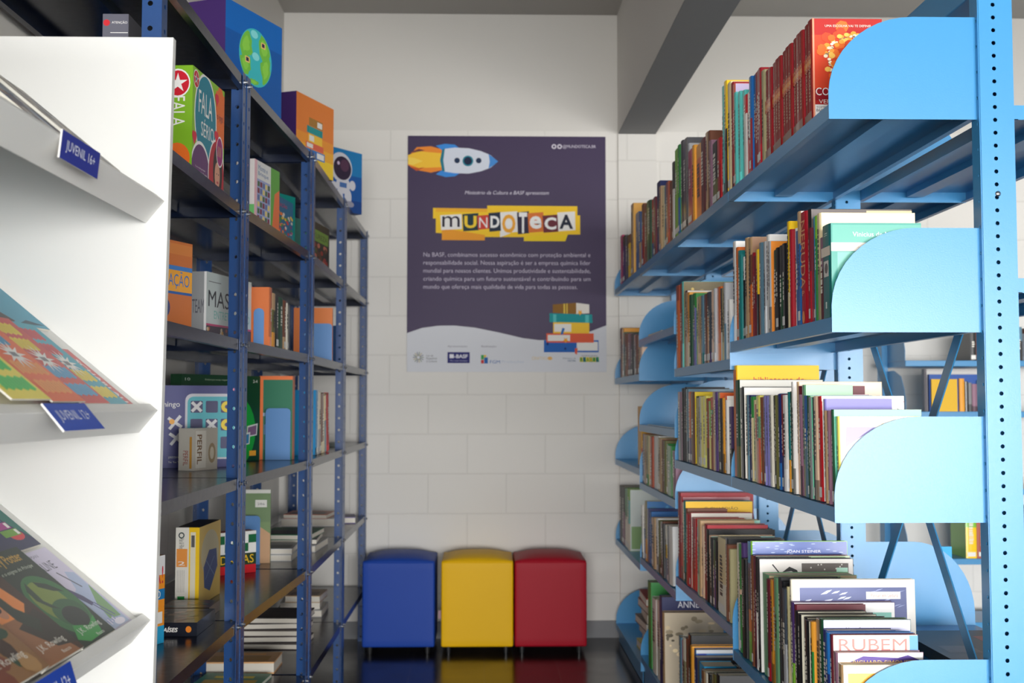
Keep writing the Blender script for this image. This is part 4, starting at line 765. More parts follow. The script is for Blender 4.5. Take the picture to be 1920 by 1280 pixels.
def bk_stack(a, x, y, s, seq):
    for (dx, dy, wd, hh, c, pages, left) in seq:
        X, Y, W_, H_ = x + dx * s, y + dy * s, wd * s, hh * s
        a.rect(X, Y, X + W_, Y + H_, c); px0, px1 = (X + W_ * .06, X + W_ * .4) if left else (X + W_ * .6, X + W_ * .96)
        if pages: a.rect(px0, Y + H_ * .16, px1, Y + H_ * .84, (232, 230, 224))
        else: a.rect(X + W_ * .06, Y, X + W_ * .1, Y + H_, shade(c, .8)); a.rect(X + W_ * .88, Y, X + W_ * .92, Y + H_, shade(c, .8))
SEQ = [(0, 0, 1.0, .2, (50, 116, 190), True, False), (.05, .21, .88, .15, (222, 98, 70), True, True), (.18, .37, .68, .2, (244, 196, 60), True, True), (.1, .58, .78, .17, (30, 150, 150), False, False), (.2, .76, .68, .2, (170, 120, 50), True, False)]
def a_books(a, L, h):
    a.rect(0, 0, L, h, (232, 130, 54)); a.rect(0, 0, L, h * .22, (244, 206, 40)); a.rect(0, h * .22, L, h * .36, (240, 172, 44)); a.rect(0, h * .36, L, h * .5, (238, 150, 48)); bk_stack(a, L * .22, h * .2, .155, SEQ)
def a_astro(a, L, h):
    a.rect(0, 0, L, h, (14, 84, 158)); a.rect(0, h * .6, L, h, (20, 120, 180)); a.rect(0, 0, L, h * .2, (12, 66, 136)); W2 = (206, 206, 214); x = L * .52
    a.ell(x - L * .04, h * .22, L * .09, h * .12, W2); a.ell(x + L * .16, h * .24, L * .08, h * .13, W2); a.ell(x - L * .02, h * .13, L * .1, h * .05, (150, 150, 166)); a.ell(x + L * .2, h * .13, L * .1, h * .05, (150, 150, 166))
    a.ell(x + L * .05, h * .42, L * .16, h * .14, W2); a.rect(x - L * .03, h * .38, x + L * .13, h * .46, (70, 110, 170)); a.ell(x - L * .16, h * .38, L * .08, h * .07, W2); a.ell(x + L * .26, h * .44, L * .07, h * .08, W2)
    a.ell(x, h * .7, L * .25, h * .24, W2, 30); a.ell(x + L * .03, h * .69, L * .2, h * .19, (44, 30, 56), 30); a.ell(x + L * .08, h * .74, L * .1, h * .1, (84, 50, 76), 20); a.ell(x - L * .06, h * .76, L * .03, h * .03, (210, 190, 220), 10)
cube((-.73, 3.19), (-.62, 3.46), (14, 84, 158), (60, 34, 96), a_globe, 'blue display cube with a green globe picture, on top of the shelving')
cube((-.69, 4.16), (-.59, 4.43), (232, 130, 54), (56, 30, 92), a_books, 'orange display cube with a picture of stacked books, on the shelving')
cube((-.735, 5.0), (-.565, 5.23), (14, 84, 158), (14, 70, 140), a_astro, 'blue display cube with an astronaut picture, nearest the back wall')
# ------------------------------------------------------------------ white magazine display unit (near left)
SD = Vector((-.772, 0, .636)); ND = Vector((.636, 0, .772))      # up the slope, out of the slope
PY0, PY1 = .95, 2.018
unit = empty('magazine_display_unit', (-.95, PY0, 0)); tag(unit, 'white melamine display unit with sloped magazine shelves, nearest at the left', 'display unit')
U = lambda g: [tuple((v[0] + .95, v[1] - PY0, v[2])) for v in g.v]
def ub(name, g, m=WHITE, **k): g.v = U(g); return g.build(name, m, unit, **k)
def prism(g, pts, y0, y1, c=(232, 232, 230)):
    A = [(x, y0, z) for x, z in pts]; B = [(x, y1, z) for x, z in pts]; g.face(A, c); g.face(B[::-1], c)
    for i in range(len(pts)): j = (i + 1) % len(pts); g.face([A[i], B[i], B[j], A[j]], c)
for ya in (PY0, PY1 - .018):
    g = G(); prism(g, [(-.95, 0), (-.577, 0), (-.5485, 1.832), (-.95, 1.832)], ya, ya + .018); ub('side_panel', g, bevel=.0008)
g = G(); g.box(-.95, -.935, PY0 + .019, PY1 - .019, .02, 1.82); ub('back_panel', g)
g = G(); g.box(-.934, -.56, PY0 + .019, PY1 - .019, .02, .10); ub('plinth', g)
ROWZ = [1.541, 1.177, .819, .46]; XR = [-.559, -.5645, -.571, -.577]
for z, XO in zip(ROWZ, XR):
    ot = Vector((XO, 0, z)); it = ot + SD * .018; ob = ot - ND * .05; ib = it - ND * .05
    g = G(); s0 = it - ND * .012; s1 = s0 + SD * .42; q1 = s1 - ND * .018; q0 = s0 - ND * .018
    prism(g, [(p.x, p.z) for p in (s0, s1, q1, q0)], PY0 + .0185, PY1 - .0185); sh = ub('sloped_shelf', g)
    g = G(); prism(g, [(p.x, p.z) for p in (ot, it, ib, ob)], PY0 + .0185, PY1 - .0185); lp = ub('lip', g, bevel=.0006); lp.parent = sh
def cover(row, yr, wd, v0, ht, lift, col, art, label, th=.006, tilt=0, cat='book'):
    it = Vector((XR[row], 0, ROWZ[row])) + SD * .0185 - ND * .012
    g = G(); g.box(0, wd, 0, ht, 0, th, col, {'-x': (224, 220, 208), '+x': (224, 220, 208), '-y': (224, 220, 208)})
    a = g.art((0, 0, th), (1, 0, 0), (0, 1, 0), (wd, ht)); art(a, wd, ht)
    o = g.build('book' if cat == 'book' else 'comic', INK, None)
    M = Matrix((( 0, SD.x, ND.x), (1, 0, 0), (0, SD.z, ND.z))) @ Matrix.Rotation(math.radians(tilt), 3, 'Z')
    p = it + SD * v0 + ND * (.0006 + lift); o.matrix_world = Matrix.Translation((p.x, yr - wd, p.z)) @ M.to_4x4()
    return tag(o, label, cat, 'covers leaning on the white display unit')
def spots(cols, n, x0=.05, y0=.05, x1=.95, y1=.95, r=.05):
    def f(a, w_, h_):
        for k in range(n): a.ell(w_ * random.uniform(x0, x1), h_ * random.uniform(y0, y1), w_ * r * random.uniform(.5, 1.6), h_ * r * random.uniform(.4, 1.2), random.choice(cols), 9)
    return f
# lowest row in view: four novels side by side, one cover above
def c_cor(a, W_, H_):
    a.rect(0, 0, W_, H_, (206, 200, 222)); a.text('NEIL GAIMAN', W_ * .1, H_ * .92, W_ * .55, H_ * .035, (120, 116, 140)); a.text('CORALINE', W_ * .06, H_ * .76, W_ * .72, H_ * .1, (86, 84, 104))
    a.poly([(W_ * .95, H_ * .02), (W_ * .98, H_ * .66), (W_ * .8, H_ * .7), (W_ * .62, H_ * .5), (W_ * .3, H_ * .42), (W_ * .2, H_ * .1), (W_ * .5, H_ * .02)], (170, 184, 214)); a.poly([(W_ * .9, H_ * .1), (W_ * .98, H_ * .5), (W_ * .7, H_ * .3), (W_ * .6, H_ * .12)], (120, 160, 110))
    a.poly([(W_ * .32, H_ * .64), (W_ * .44, H_ * .56), (W_ * .6, H_ * .42), (W_ * .66, H_ * .32), (W_ * .56, H_ * .3), (W_ * .42, H_ * .46), (W_ * .28, H_ * .54)], (70, 68, 110)); a.ell(W_ * .3, H_ * .62, W_ * .06, H_ * .03, (70, 66, 100)); a.line(W_ * .6, H_ * .32, W_ * .72, H_ * .12, .004, (90, 88, 140)); a.line(W_ * .66, H_ * .32, W_ * .8, H_ * .13, .004, (90, 88, 140)); a.line(W_ * .62, H_ * .72, W_ * .8, H_ * .5, .004, (80, 80, 100))
    for k in range(14): a.rect(W_ * (.3 + .035 * k), H_ * (.06 + .01 * (k % 3)), W_ * (.33 + .035 * k), H_ * (.1 + .012 * (k % 4)), ((224, 220, 236), (150, 160, 200))[k % 2])
    a.ell(W_ * .75, H_ * .06, W_ * .14, H_ * .035, (226, 222, 236))
def c_green(a, W_, H_):
    a.rect(0, 0, W_, H_, (24, 44, 30)); a.ell(W_ * .5, H_ * .4, W_ * .5, H_ * .32, (48, 110, 58), 28); a.ell(W_ * .45, H_ * .44, W_ * .34, H_ * .22, (120, 140, 54), 24); a.ell(W_ * .56, H_ * .3, W_ * .36, H_ * .14, (40, 90, 50), 24); a.ell(W_ * .56, H_ * .25, W_ * .26, H_ * .11, (22, 34, 26), 24)
    a.poly([(W_ * .2, H_ * .6), (W_ * .34, H_ * .68), (W_ * .3, H_ * .48), (W_ * .44, H_ * .36), (W_ * .3, H_ * .4), (W_ * .18, H_ * .5)], (34, 60, 36)); a.poly([(W_ * .5, H_ * .66), (W_ * .72, H_ * .6), (W_ * .9, H_ * .48), (W_ * .7, H_ * .52), (W_ * .5, H_ * .6)], (30, 54, 34))
    a.poly([(W_ * .1, H_ * .08), (W_ * .3, H_ * .2), (W_ * .6, H_ * .14), (W_ * .9, H_ * .2), (W_ * .7, H_ * .03), (W_ * .3, H_ * .02)], (54, 150, 66))
    a.text('Harry Potter', W_ * .02, H_ * .84, W_ * .84, H_ * .12, (186, 146, 60), bold=.02); a.text('e o enigma do Príncipe', W_ * .1, H_ * .77, W_ * .78, H_ * .045, (200, 206, 190), shear=.3); a.text('J.K. Rowling', W_ * .26, H_ * .09, W_ * .62, H_ * .065, (222, 222, 214), bold=.02); a.text('Rocco', W_ * .56, H_ * .03, W_ * .2, H_ * .03, (222, 222, 214))
def c_orange(a, W_, H_):
    a.rect(0, 0, W_, H_, (70, 46, 32)); a.rect(0, H_ * .8, W_, H_, (36, 30, 28)); a.poly([(0, H_ * .3), (0, H_ * .82), (W_ * .7, H_ * .82), (W_ * .85, H_ * .5), (W_ * .6, H_ * .4)], (232, 140, 70)); a.poly([(0, 0), (0, H_ * .42), (W_ * .6, H_ * .42), (W_ * .9, 0)], (150, 100, 64)); a.poly([(W_ * .3, H_ * .34), (W_ * .9, H_ * .44), (W_, H_ * .3), (W_, H_ * .06), (W_ * .6, H_ * .1)], (52, 44, 36))
    a.poly([(W_ * .4, H_ * .72), (W_ * .55, H_ * .74), (W_ * .6, H_ * .5), (W_ * .8, H_ * .34), (W_ * .6, H_ * .24), (W_ * .42, H_ * .4)], (44, 52, 40)); a.ell(W_ * .32, H_ * .5, W_ * .09, H_ * .06, (190, 130, 96)); a.ell(W_ * .29, H_ * .54, W_ * .09, H_ * .04, (50, 34, 28)); a.ell(W_ * .34, H_ * .77, W_ * .07, H_ * .04, (200, 140, 100))
    a.text('Harry Potter', W_ * .02, H_ * .85, W_ * .84, H_ * .12, (196, 150, 70), bold=.02); a.text('J.K. Rowling', W_ * .22, H_ * .1, W_ * .62, H_ * .07, (226, 222, 210), bold=.02); a.text('Rocco', W_ * .56, H_ * .035, W_ * .2, H_ * .03, (226, 222, 210))
def c_dark(a, W_, H_):
    a.rect(0, 0, W_, H_, (52, 62, 44)); a.poly([(0, 0), (W_ * .2, H_ * .4), (W_ * .7, H_ * .3), (W_, H_ * .6), (W_, 0)], (140, 100, 60)); spots([(60, 40, 30), (170, 130, 80), (40, 70, 50), (120, 60, 40)], 24, r=.1)(a, W_, H_); a.text('J.K. Rowling', W_ * .12, H_ * .12, W_ * .72, H_ * .08, (222, 218, 206), bold=.02)
def c_col(a, W_, H_):
    a.rect(0, 0, W_, H_, (40, 44, 84)); a.poly([(W_ * .6, H_), (W_, H_), (W_, H_ * .1), (W_ * .85, H_ * .3)], (24, 110, 100)); a.ell(W_ * .55, H_ * .55, W_ * .3, H_ * .26, (236, 128, 40), 24); a.ell(W_ * .25, H_ * .3, W_ * .2, H_ * .16, (110, 170, 50), 20); a.ell(W_ * .8, H_ * .16, W_ * .12, H_ * .06, (210, 60, 70), 14)
    for k, c in enumerate([(40, 120, 170), (170, 60, 140), (110, 160, 60)]): a.rect(W_ * (.5 + .05 * k), H_ * (.34 - .09 * k), W_ * (.8 + .05 * k), H_ * (.42 - .09 * k), c); a.rect(W_ * (.74 + .05 * k), H_ * (.35 - .09 * k), W_ * (.79 + .05 * k), H_ * (.41 - .09 * k), WH)
    a.poly([(W_ * .1, H_ * .6), (W_ * .45, H_ * .8), (W_ * .5, H_ * .7), (W_ * .15, H_ * .5)], (176, 60, 140))
cover(2, 1.955, .155, 0, .192, 0, (206, 200, 222), c_cor, 'pale lilac paperback cover with sketched running figures, lowest display row')
cover(2, 1.852,   .145, 0, .205, .0065, (24, 44, 30), c_green, 'green and yellow fantasy novel cover beside the pale lilac one')
cover(2, 1.695, .145, 0, .205, .013, (150, 100, 64), c_orange, 'orange and brown fantasy novel cover, second from the blue JUVENIL 12+ tag', th=.008)
cover(2, 1.552, .145, 0, .205, .0215, (52, 62, 44), c_dark, 'dark mottled novel cover at the left edge, lowest display row')
cover(2, 1.955, .21, .2, .19, 0, (40, 44, 84), c_col, 'dark blue cover with orange ovals and little books, behind the novels')
# middle row: jagged-letter comics
def c_comic(bg, b2, b3, side):
    def f(a, W_, H_):
        a.rect(0, 0, W_, H_, bg); random.seed(side)
        for (y, c, x0, x1) in ((.78, b2, .14, .8), (.6, b2, .2, .78), (.28, b3, .1, .9), (.08, b3, .12, .92)):
            P = []; n = 9
            for k in range(n + 1): P.append((W_ * (x0 + (x1 - x0) * k / n), H_ * (y + .13 + .02 * (k % 2))))
            for k in range(n, -1, -1): P.append((W_ * (x0 + (x1 - x0) * k / n), H_ * (y + .02 * (k % 2))))
            a.poly(P, c)
            for k in range(1, n): a.line(W_ * (x0 + (x1 - x0) * k / n), H_ * (y + .025), W_ * (x0 + (x1 - x0) * k / n) + .002, H_ * (y + .12), .0009, shade(c, .7))
        a.star(W_ * .52, H_ * .5, W_ * .34, W_ * .13, 12, WH, .8); a.rect(W_ * .42, H_ * .475, W_ * .6, H_ * .525, (120, 120, 126))
    return f
def c_pink(a, W_, H_): a.rect(0, 0, W_, H_, (206, 96, 96)); a.text('SCHARLAU', W_ * .72, H_ * .06, W_ * .16, H_ * .76, (236, 222, 220), down=True, bold=.03); a.rect(W_ * .66, 0, W_ * .675, H_, WH)
def c_big(a, W_, H_):
    a.rect(0, 0, W_, H_, (70, 158, 186)); a.ell(W_ * .62, H_ * .62, W_ * .24, H_ * .26, (36, 46, 56), 30); a.ell(W_ * .62, H_ * .62, W_ * .232, H_ * .25, (182, 184, 186), 30); a.poly([(W_ * .1, H_ * .1), (W_ * .2, H_ * .3), (W_ * .45, H_ * .26), (W_ * .6, H_ * .05), (W_ * .5, 0), (W_ * .1, 0)], (60, 44, 46)); a.poly([(W_ * .2, H_ * .12), (W_ * .3, H_ * .22), (W_ * .42, H_ * .1)], (214, 170, 120)); a.poly([(W_ * .62, H_ * .02), (W_ * .78, H_ * .09), (W_ * .98, H_ * .05), (W_ * .8, H_ * .03)], (20, 70, 90))
cover(1, 1.93, .115, 0, .148, 0, (206, 96, 96), c_pink, 'pink comic edge with white lettering, rightmost on the middle display row', cat='comic')
cover(1, 1.888, .125, 0, .205, .0064, (66, 166, 186), c_comic((66, 166, 186), (204, 62, 74), (232, 210, 70), 1), 'turquoise comic with red and yellow jagged lettering, middle display row', cat='comic', th=.0024)
cover(1, 1.787, .125, 0, .205, .0098, (210, 72, 66), c_comic((210, 72, 66), (234, 206, 40), (80, 160, 206), 2), 'red comic with yellow and blue jagged lettering, middle display row', cat='comic', th=.0024)
cover(1, 1.671, .125, 0, .205, .0134, (236, 106, 50), c_comic((236, 106, 50), (50, 150, 196), (240, 150, 70), 3), 'orange comic with blue jagged lettering above the blue tag', cat='comic', th=.0024)
cover(1, 1.533, .125, 0, .205, .017, (240, 222, 80), c_comic((240, 222, 80), (90, 200, 90), (70, 200, 90), 4), 'yellow comic with green jagged lettering, left edge of the middle row', cat='comic', th=.0024)
cover(1, 1.975, .32, .2065, .205, 0, (70, 158, 186), c_big, 'large sky-blue magazine with a grey oval, behind the comics', cat='magazine', th=.004)
def c_top1(a, W_, H_): a.rect(0, 0, W_, H_, (90, 110, 140)); spots([(60, 70, 110), (170, 140, 120), (110, 90, 80), (150, 160, 176), (190, 190, 190)], 40, r=.12)(a, W_, H_)
def c_top2(a, W_, H_): a.rect(0, 0, W_, H_, (176, 168, 158)); spots([(206, 200, 190), (140, 120, 104), (120, 110, 110), (90, 100, 120)], 30, r=.1)(a, W_, H_); a.poly([(W_ * .7, H_ * .6), (W_ * .92, H_ * .66), (W_ * .7, H_ * .72)], (26, 26, 34))
cover(0, 1.66, .15, 0, .2, 0, (90, 110, 140), c_top1, 'blue-grey cover beside the JUVENIL 16+ tag, top display row')
cover(0, 1.80, .15, 0, .2, .0078, (176, 168, 158), c_top2, 'beige cover seen edge-on above the JUVENIL 16+ tag', th=.004)
# blue category tags
TAGM = print_mat('tag_card', .45)
def sign(txt, P, ux, vy, wd, ht, label, lit=(24, 44, 150)):
    g = G(); u = Vector(ux).normalized(); v = Vector(vy).normalized(); n = u.cross(v); P = Vector(P); t = .0025
    c = [P, P + u * wd, P + u * wd + v * ht, P + v * ht]; d = [q - n * t for q in c]
    g.face(c, lit); g.face(d[::-1], WH)
    for i in range(4): j = (i + 1) % 4; g.face([c[i], d[i], d[j], c[j]], WH)
    a = g.art(P, u, v); a.text(txt, wd * .12, ht * .28, wd * .76, ht * .46, (232, 236, 246), bold=.03)
    g.v = [(x - P.x, y - P.y, z - P.z) for x, y, z in g.v]
    return tag(g.build('category_tag', TAGM, None, P), label, 'sign', 'blue age tags on the white display unit')
# hanging flat on the top lip; sticking out from the middle lip; on the lowest lip
sign('JUVENIL 16+', (XR[0] - .0005, 1.506, ROWZ[0] - .029), (0, 1, 0), (.1, 0, 1), .148, .038, 'blue tag reading JUVENIL 16+ on the top lip of the white display unit')
sign('JUVENIL 12+', (XR[1] + .031, 1.474, ROWZ[1] - .023), (0, 1, 0), (-.64, 0, .77), .155, .046, 'blue tag reading JUVENIL 12+ sticking out from the middle lip', (34, 78, 186))  # blue lightened for its upward tilt, light put into the colour
sign('JUVENIL 12+', (XR[2] + .0165, 1.463, ROWZ[2] - .031), (0, 1, 0), (-.3, 0, .95), .15, .05, 'blue tag reading JUVENIL 12+ on the lowest lip in view', (10, 66, 176))
# ------------------------------------------------------------------ the poster on the back wall
def atY(px, py, Y): d = ray(px, py); t = Y / d.y; return Vector((d.x * t, Y, EYE + d.z * t))
Pa = atY(762.5, 697, 5.878); Pb = atY(1135.5, 256, 5.878); PW = Pb.x - Pa.x; PH = Pb.z - Pa.z
post = empty('poster', (Pa.x, 5.889, Pa.z)); tag(post, 'large dark purple MUNDOTECA poster with a rocket, mounted on the white block wall', 'poster')
KX, KY = PW / 990, PH / 1180
px_ = lambda x: (x - 65) * KX
py_ = lambda y: (1222 - y) * KY
PUR = (54, 37, 76)
g = G(); g.box(0, PW, -.007, -.0012, 0, PH, (200, 200, 200)); a = g.art((0, -.007, 0), (1, 0, 0), (0, 0, 1)); a.rect(0, 0, PW, PH, PUR)
wave = [(65, 1030), (140, 1004), (220, 993), (300, 992), (400, 1002), (520, 1026), (640, 1054), (720, 1064), (800, 1062), (880, 1048), (960, 1026), (1055, 990)]
a.poly([(px_(x), py_(y)) for x, y in wave] + [(PW, 0), (0, 0)][::1], (206, 208, 214))
g.build('board', MATT2, post)
def pp(name, fn, m=MATT, d=.0075):
    g = G(); a = g.art((0, -d, 0), (1, 0, 0), (0, 0, 1)); fn(a); return g.build(name, m, post)
def PR(a, pts, c): a.poly([(px_(x), py_(y)) for x, y in pts], c)
def PE(a, x, y, rx, ry, c, n=24): a.ell(px_(x), py_(y), rx * KX, ry * KY, c, n)
def PT(a, t, x0, y0, x1, y1, c, **k): a.text(t, px_(x0), py_(y1), (x1 - x0) * KX, (y1 - y0) * KY, c, **k)
def rocket(a):
    PR(a, [(66, 150), (110, 100), (180, 95), (235, 110), (235, 215), (180, 228), (110, 215), (66, 190)], (238, 140, 50))
    PR(a, [(66, 140), (120, 120), (236, 130), (236, 200), (120, 205), (66, 185)], (246, 196, 60)); PR(a, [(66, 150), (100, 155), (140, 170), (90, 190), (66, 186)], (250, 214, 90)); PR(a, [(72, 128), (120, 108), (150, 116), (100, 126)], (110, 60, 60)); PR(a, [(72, 196), (120, 205), (150, 200), (110, 220)], (200, 90, 40))
    PR(a, [(205, 92), (250, 82), (300, 86), (325, 106), (240, 118)], (60, 140, 220)); PR(a, [(205, 236), (255, 250), (300, 246), (325, 230), (240, 212)], (60, 140, 220))
    PR(a, [(246, 108), (300, 101), (370, 104), (430, 118), (478, 138), (516, 170), (478, 202), (430, 220), (370, 232), (300, 230), (246, 222), (232, 165)], (214, 220, 232)); PR(a, [(236, 112), (250, 106), (242, 165), (250, 222), (236, 218), (226, 165)], (26, 120, 140)); PR(a, [(468, 132), (492, 150), (516, 170), (492, 190), (468, 206), (474, 170)], (70, 140, 210))
    for x, r in ((311, 14), (419, 14)): PE(a, x, 166, r, r, (30, 50, 80))
    PE(a, 365, 168, 27, 27, (24, 130, 150)); PE(a, 365, 168, 20, 20, (24, 36, 66))
pp('rocket_picture', rocket)
def title(a):
    PR(a, [(192, 405), (462, 408), (462, 392), (912, 394), (912, 440), (926, 440), (926, 536), (864, 536), (852, 570), (645, 570), (645, 550), (450, 550), (450, 567), (236, 566), (236, 532), (206, 530), (206, 458), (192, 458)], (248, 204, 50)); PR(a, [(236, 505), (450, 540), (450, 567), (236, 566)], (240, 160, 50)); PR(a, [(206, 405), (462, 408), (462, 425), (206, 425)], (244, 180, 50)); PR(a, [(645, 545), (864, 536), (852, 570), (645, 570)], (244, 210, 40))
    T = [('m', 228, 334, 436, 516, 446, 500, (238, 236, 232), (40, 34, 50)), ('U', 338, 418, 430, 522, 444, 506, (38, 62, 70), (246, 210, 60)), ('N', 412, 472, 438, 514, 452, 504, (206, 70, 60), (240, 240, 238)), ('D', 468, 532, 424, 524, 444, 504, (40, 52, 70), (240, 240, 238)), ('O', 526, 612, 420, 530, 436, 530, (238, 236, 232), (240, 170, 60)), ('T', 610, 670, 420, 536, 426, 530, (52, 48, 70), (240, 240, 238)), ('e', 664, 742, 424, 528, 444, 508, (220, 120, 60), (240, 240, 238)), ('C', 738, 816, 436, 528, 450, 512, (110, 50, 60), (240, 240, 238)), ('A', 812, 900, 420, 520, 436, 508, (238, 236, 232), (40, 44, 60))]
    for ch, x0, x1, y0, y1, t0, t1, bg, fg in T:
        PR(a, [(x0, y0 + 6), (x1, y0), (x1 + 2, y1 - 6), (x0 + 5, y1)], bg); PT(a, ch, x0 + 10, t0, x1 - 9, t1, fg, bold=.035)
    PE(a, 569, 482, 12, 12, (240, 240, 238)); PR(a, [(526, 520), (580, 530), (526, 552)], (238, 236, 232))
pp('title_banner', title)
def body(a):
    PT(a, 'Ministério da Cultura e BASF apresentam', 350, 318, 770, 342, (214, 208, 222), shear=.25, bold=.02)
def para(a):
    L5 = ['Na BASF, combinamos sucesso econômico com proteção ambiental e', 'responsabilidade social. Nossa aspiração é ser a empresa química líder', 'mundial para nossos clientes. Unimos produtividade e sustentabilidade,', 'criando química para um futuro sustentável e contribuindo para um', 'mundo que ofereça mais qualidade de vida para todas as pessoas.']
    for k, t in enumerate(L5): PT(a, t, 145, 628 + 40 * k, 977 if k < 4 else 912, 656 + 40 * k, (196, 188, 206), bold=.008)
def handle(a):
    PT(a, '@MUNDOTECA.BR', 840, 84, 1006, 104, (206, 200, 214)); PE(a, 796, 93, 12, 12, (214, 208, 220)); PE(a, 796, 93, 6, 6, PUR); PE(a, 824, 93, 12, 12, (214, 208, 220)); PE(a, 824, 93, 6, 6, PUR)
pp('subtitle_text', body); pp('paragraph_text', para); pp('handle_text', handle)
def stack(a):
    def bk(x0, x1, y0, y1, c, left, s=0): 
        PR(a, [(x0, y0), (x1, y0 - s), (x1, y1 - s), (x0, y1)], c)
        w2 = x1 - x0; p0, p1 = (x0 + w2 * .03, x0 + w2 * .5) if left else (x0 + w2 * .6, x1 - 4)
        PR(a, [(p0, y0 + 8), (p1, y0 + 8), (p1, y1 - 8), (p0, y1 - 8)], (232, 230, 224))
    bk(744, 1016, 1064, 1124, (40, 100, 180), False); bk(756, 992, 1030, 1076, (224, 96, 66), True); bk(790, 970, 975, 1030, (242, 196, 60), True); PR(a, [(772, 930), (984, 936), (986, 978), (772, 974)], (30, 146, 150)); PR(a, [(788, 886), (905, 878), (905, 934), (788, 928)], (140, 100, 44)); PR(a, [(905, 878), (970, 886), (970, 930), (905, 934)], (228, 224, 214))
    PR(a, [(842, 882), (850, 882), (850, 931), (842, 931)], (220, 190, 80)); PR(a, [(856, 881), (862, 881), (862, 932), (856, 932)], (220, 190, 80)); PR(a, [(790, 934), (806, 936), (806, 974), (790, 974)], (90, 190, 190)); PR(a, [(950, 938), (968, 938), (968, 976), (950, 976)], (90, 190, 190))
    a.star(px_(924), py_(926), .016, .007, 5, (240, 170, 50)); a.star(px_(852), py_(1064), .016, .007, 5, (240, 170, 50)); PR(a, [(898, 1104), (912, 1104), (908, 1136), (898, 1130)], (220, 90, 60)); PR(a, [(836, 1002), (848, 1006), (838, 1036), (826, 1036)], (40, 110, 180)); PE(a, 762, 1082, 6, 8, (24, 50, 110)); PE(a, 850, 1106, 5, 6, (24, 50, 110))
pp('book_stack_picture', stack)
def logo1(a):
    for k in range(14):
        t = math.tau * k / 14; a.line(px_(122) + .008 * math.cos(t), py_(1150) + .008 * math.sin(t), px_(122) + .028 * math.cos(t), py_(1150) + .028 * math.sin(t), .003, ((90, 110, 60), (60, 60, 70), (170, 150, 80))[k % 3])
    PT(a, 'Lei de', 162, 1136, 196, 1146, (110, 110, 118)); PT(a, 'Incentivo', 162, 1149, 214, 1160, (90, 90, 98)); PT(a, 'à Cultura', 162, 1163, 214, 1174, (110, 110, 118))
def logo2(a):
    PT(a, 'Apresentação', 266, 1090, 364, 1102, (130, 126, 140)); PR(a, [(266, 1124), (376, 1124), (376, 1178), (266, 1178)], (44, 44, 110)); PT(a, '■-BASF', 276, 1134, 366, 1154, (226, 226, 234), bold=.03); PT(a, 'We create chemistry', 278, 1162, 364, 1172, (180, 180, 206))
def logo3(a):
    PT(a, 'Realização', 434, 1090, 508, 1102, (130, 126, 140)); PR(a, [(432, 1138), (446, 1138), (446, 1160), (432, 1160)], (60, 160, 80)); PR(a, [(448, 1150), (466, 1150), (466, 1180), (448, 1180)], (40, 100, 170)); PR(a, [(432, 1162), (446, 1162), (446, 1180), (432, 1180)], (200, 60, 60)); PR(a, [(448, 1136), (460, 1140), (454, 1150), (446, 1150)], (230, 190, 60))
    PT(a, 'FGM', 476, 1164, 526, 1180, (40, 100, 170), bold=.04); PT(a, 'Produções', 534, 1164, 644, 1180, (180, 190, 206))
def logo4(a):
    PT(a, 'CRIATIVO', 684, 1146, 760, 1162, (214, 190, 140)); PE(a, 774, 1154, 12, 9, (226, 180, 110))
def logo5(a):
    PT(a, 'Ministério da', 838, 1150, 902, 1158, (120, 130, 140)); PT(a, 'CULTURA', 862, 1162, 902, 1170, (90, 110, 140), bold=.03); PT(a, 'GOVERNO FEDERAL', 930, 1138, 1012, 1145, (90, 90, 100))
    for k, (ch, c) in enumerate(zip('BRASIL', [(40, 140, 70), (30, 60, 130), (40, 140, 70), (230, 180, 30), (40, 140, 70), (30, 60, 130)])):
        PR(a, [(922 + 16 * k, 1148), (936 + 16 * k, 1148), (938 + 16 * k, 1172), (922 + 16 * k, 1172)], (230, 200, 40) if k % 2 == 0 else (60, 150, 80)); PT(a, ch, 924 + 16 * k, 1150, 935 + 16 * k, 1170, c, bold=.05)
for f_ in (logo1, logo2, logo3, logo4, logo5): pp('sponsor_logo', f_)
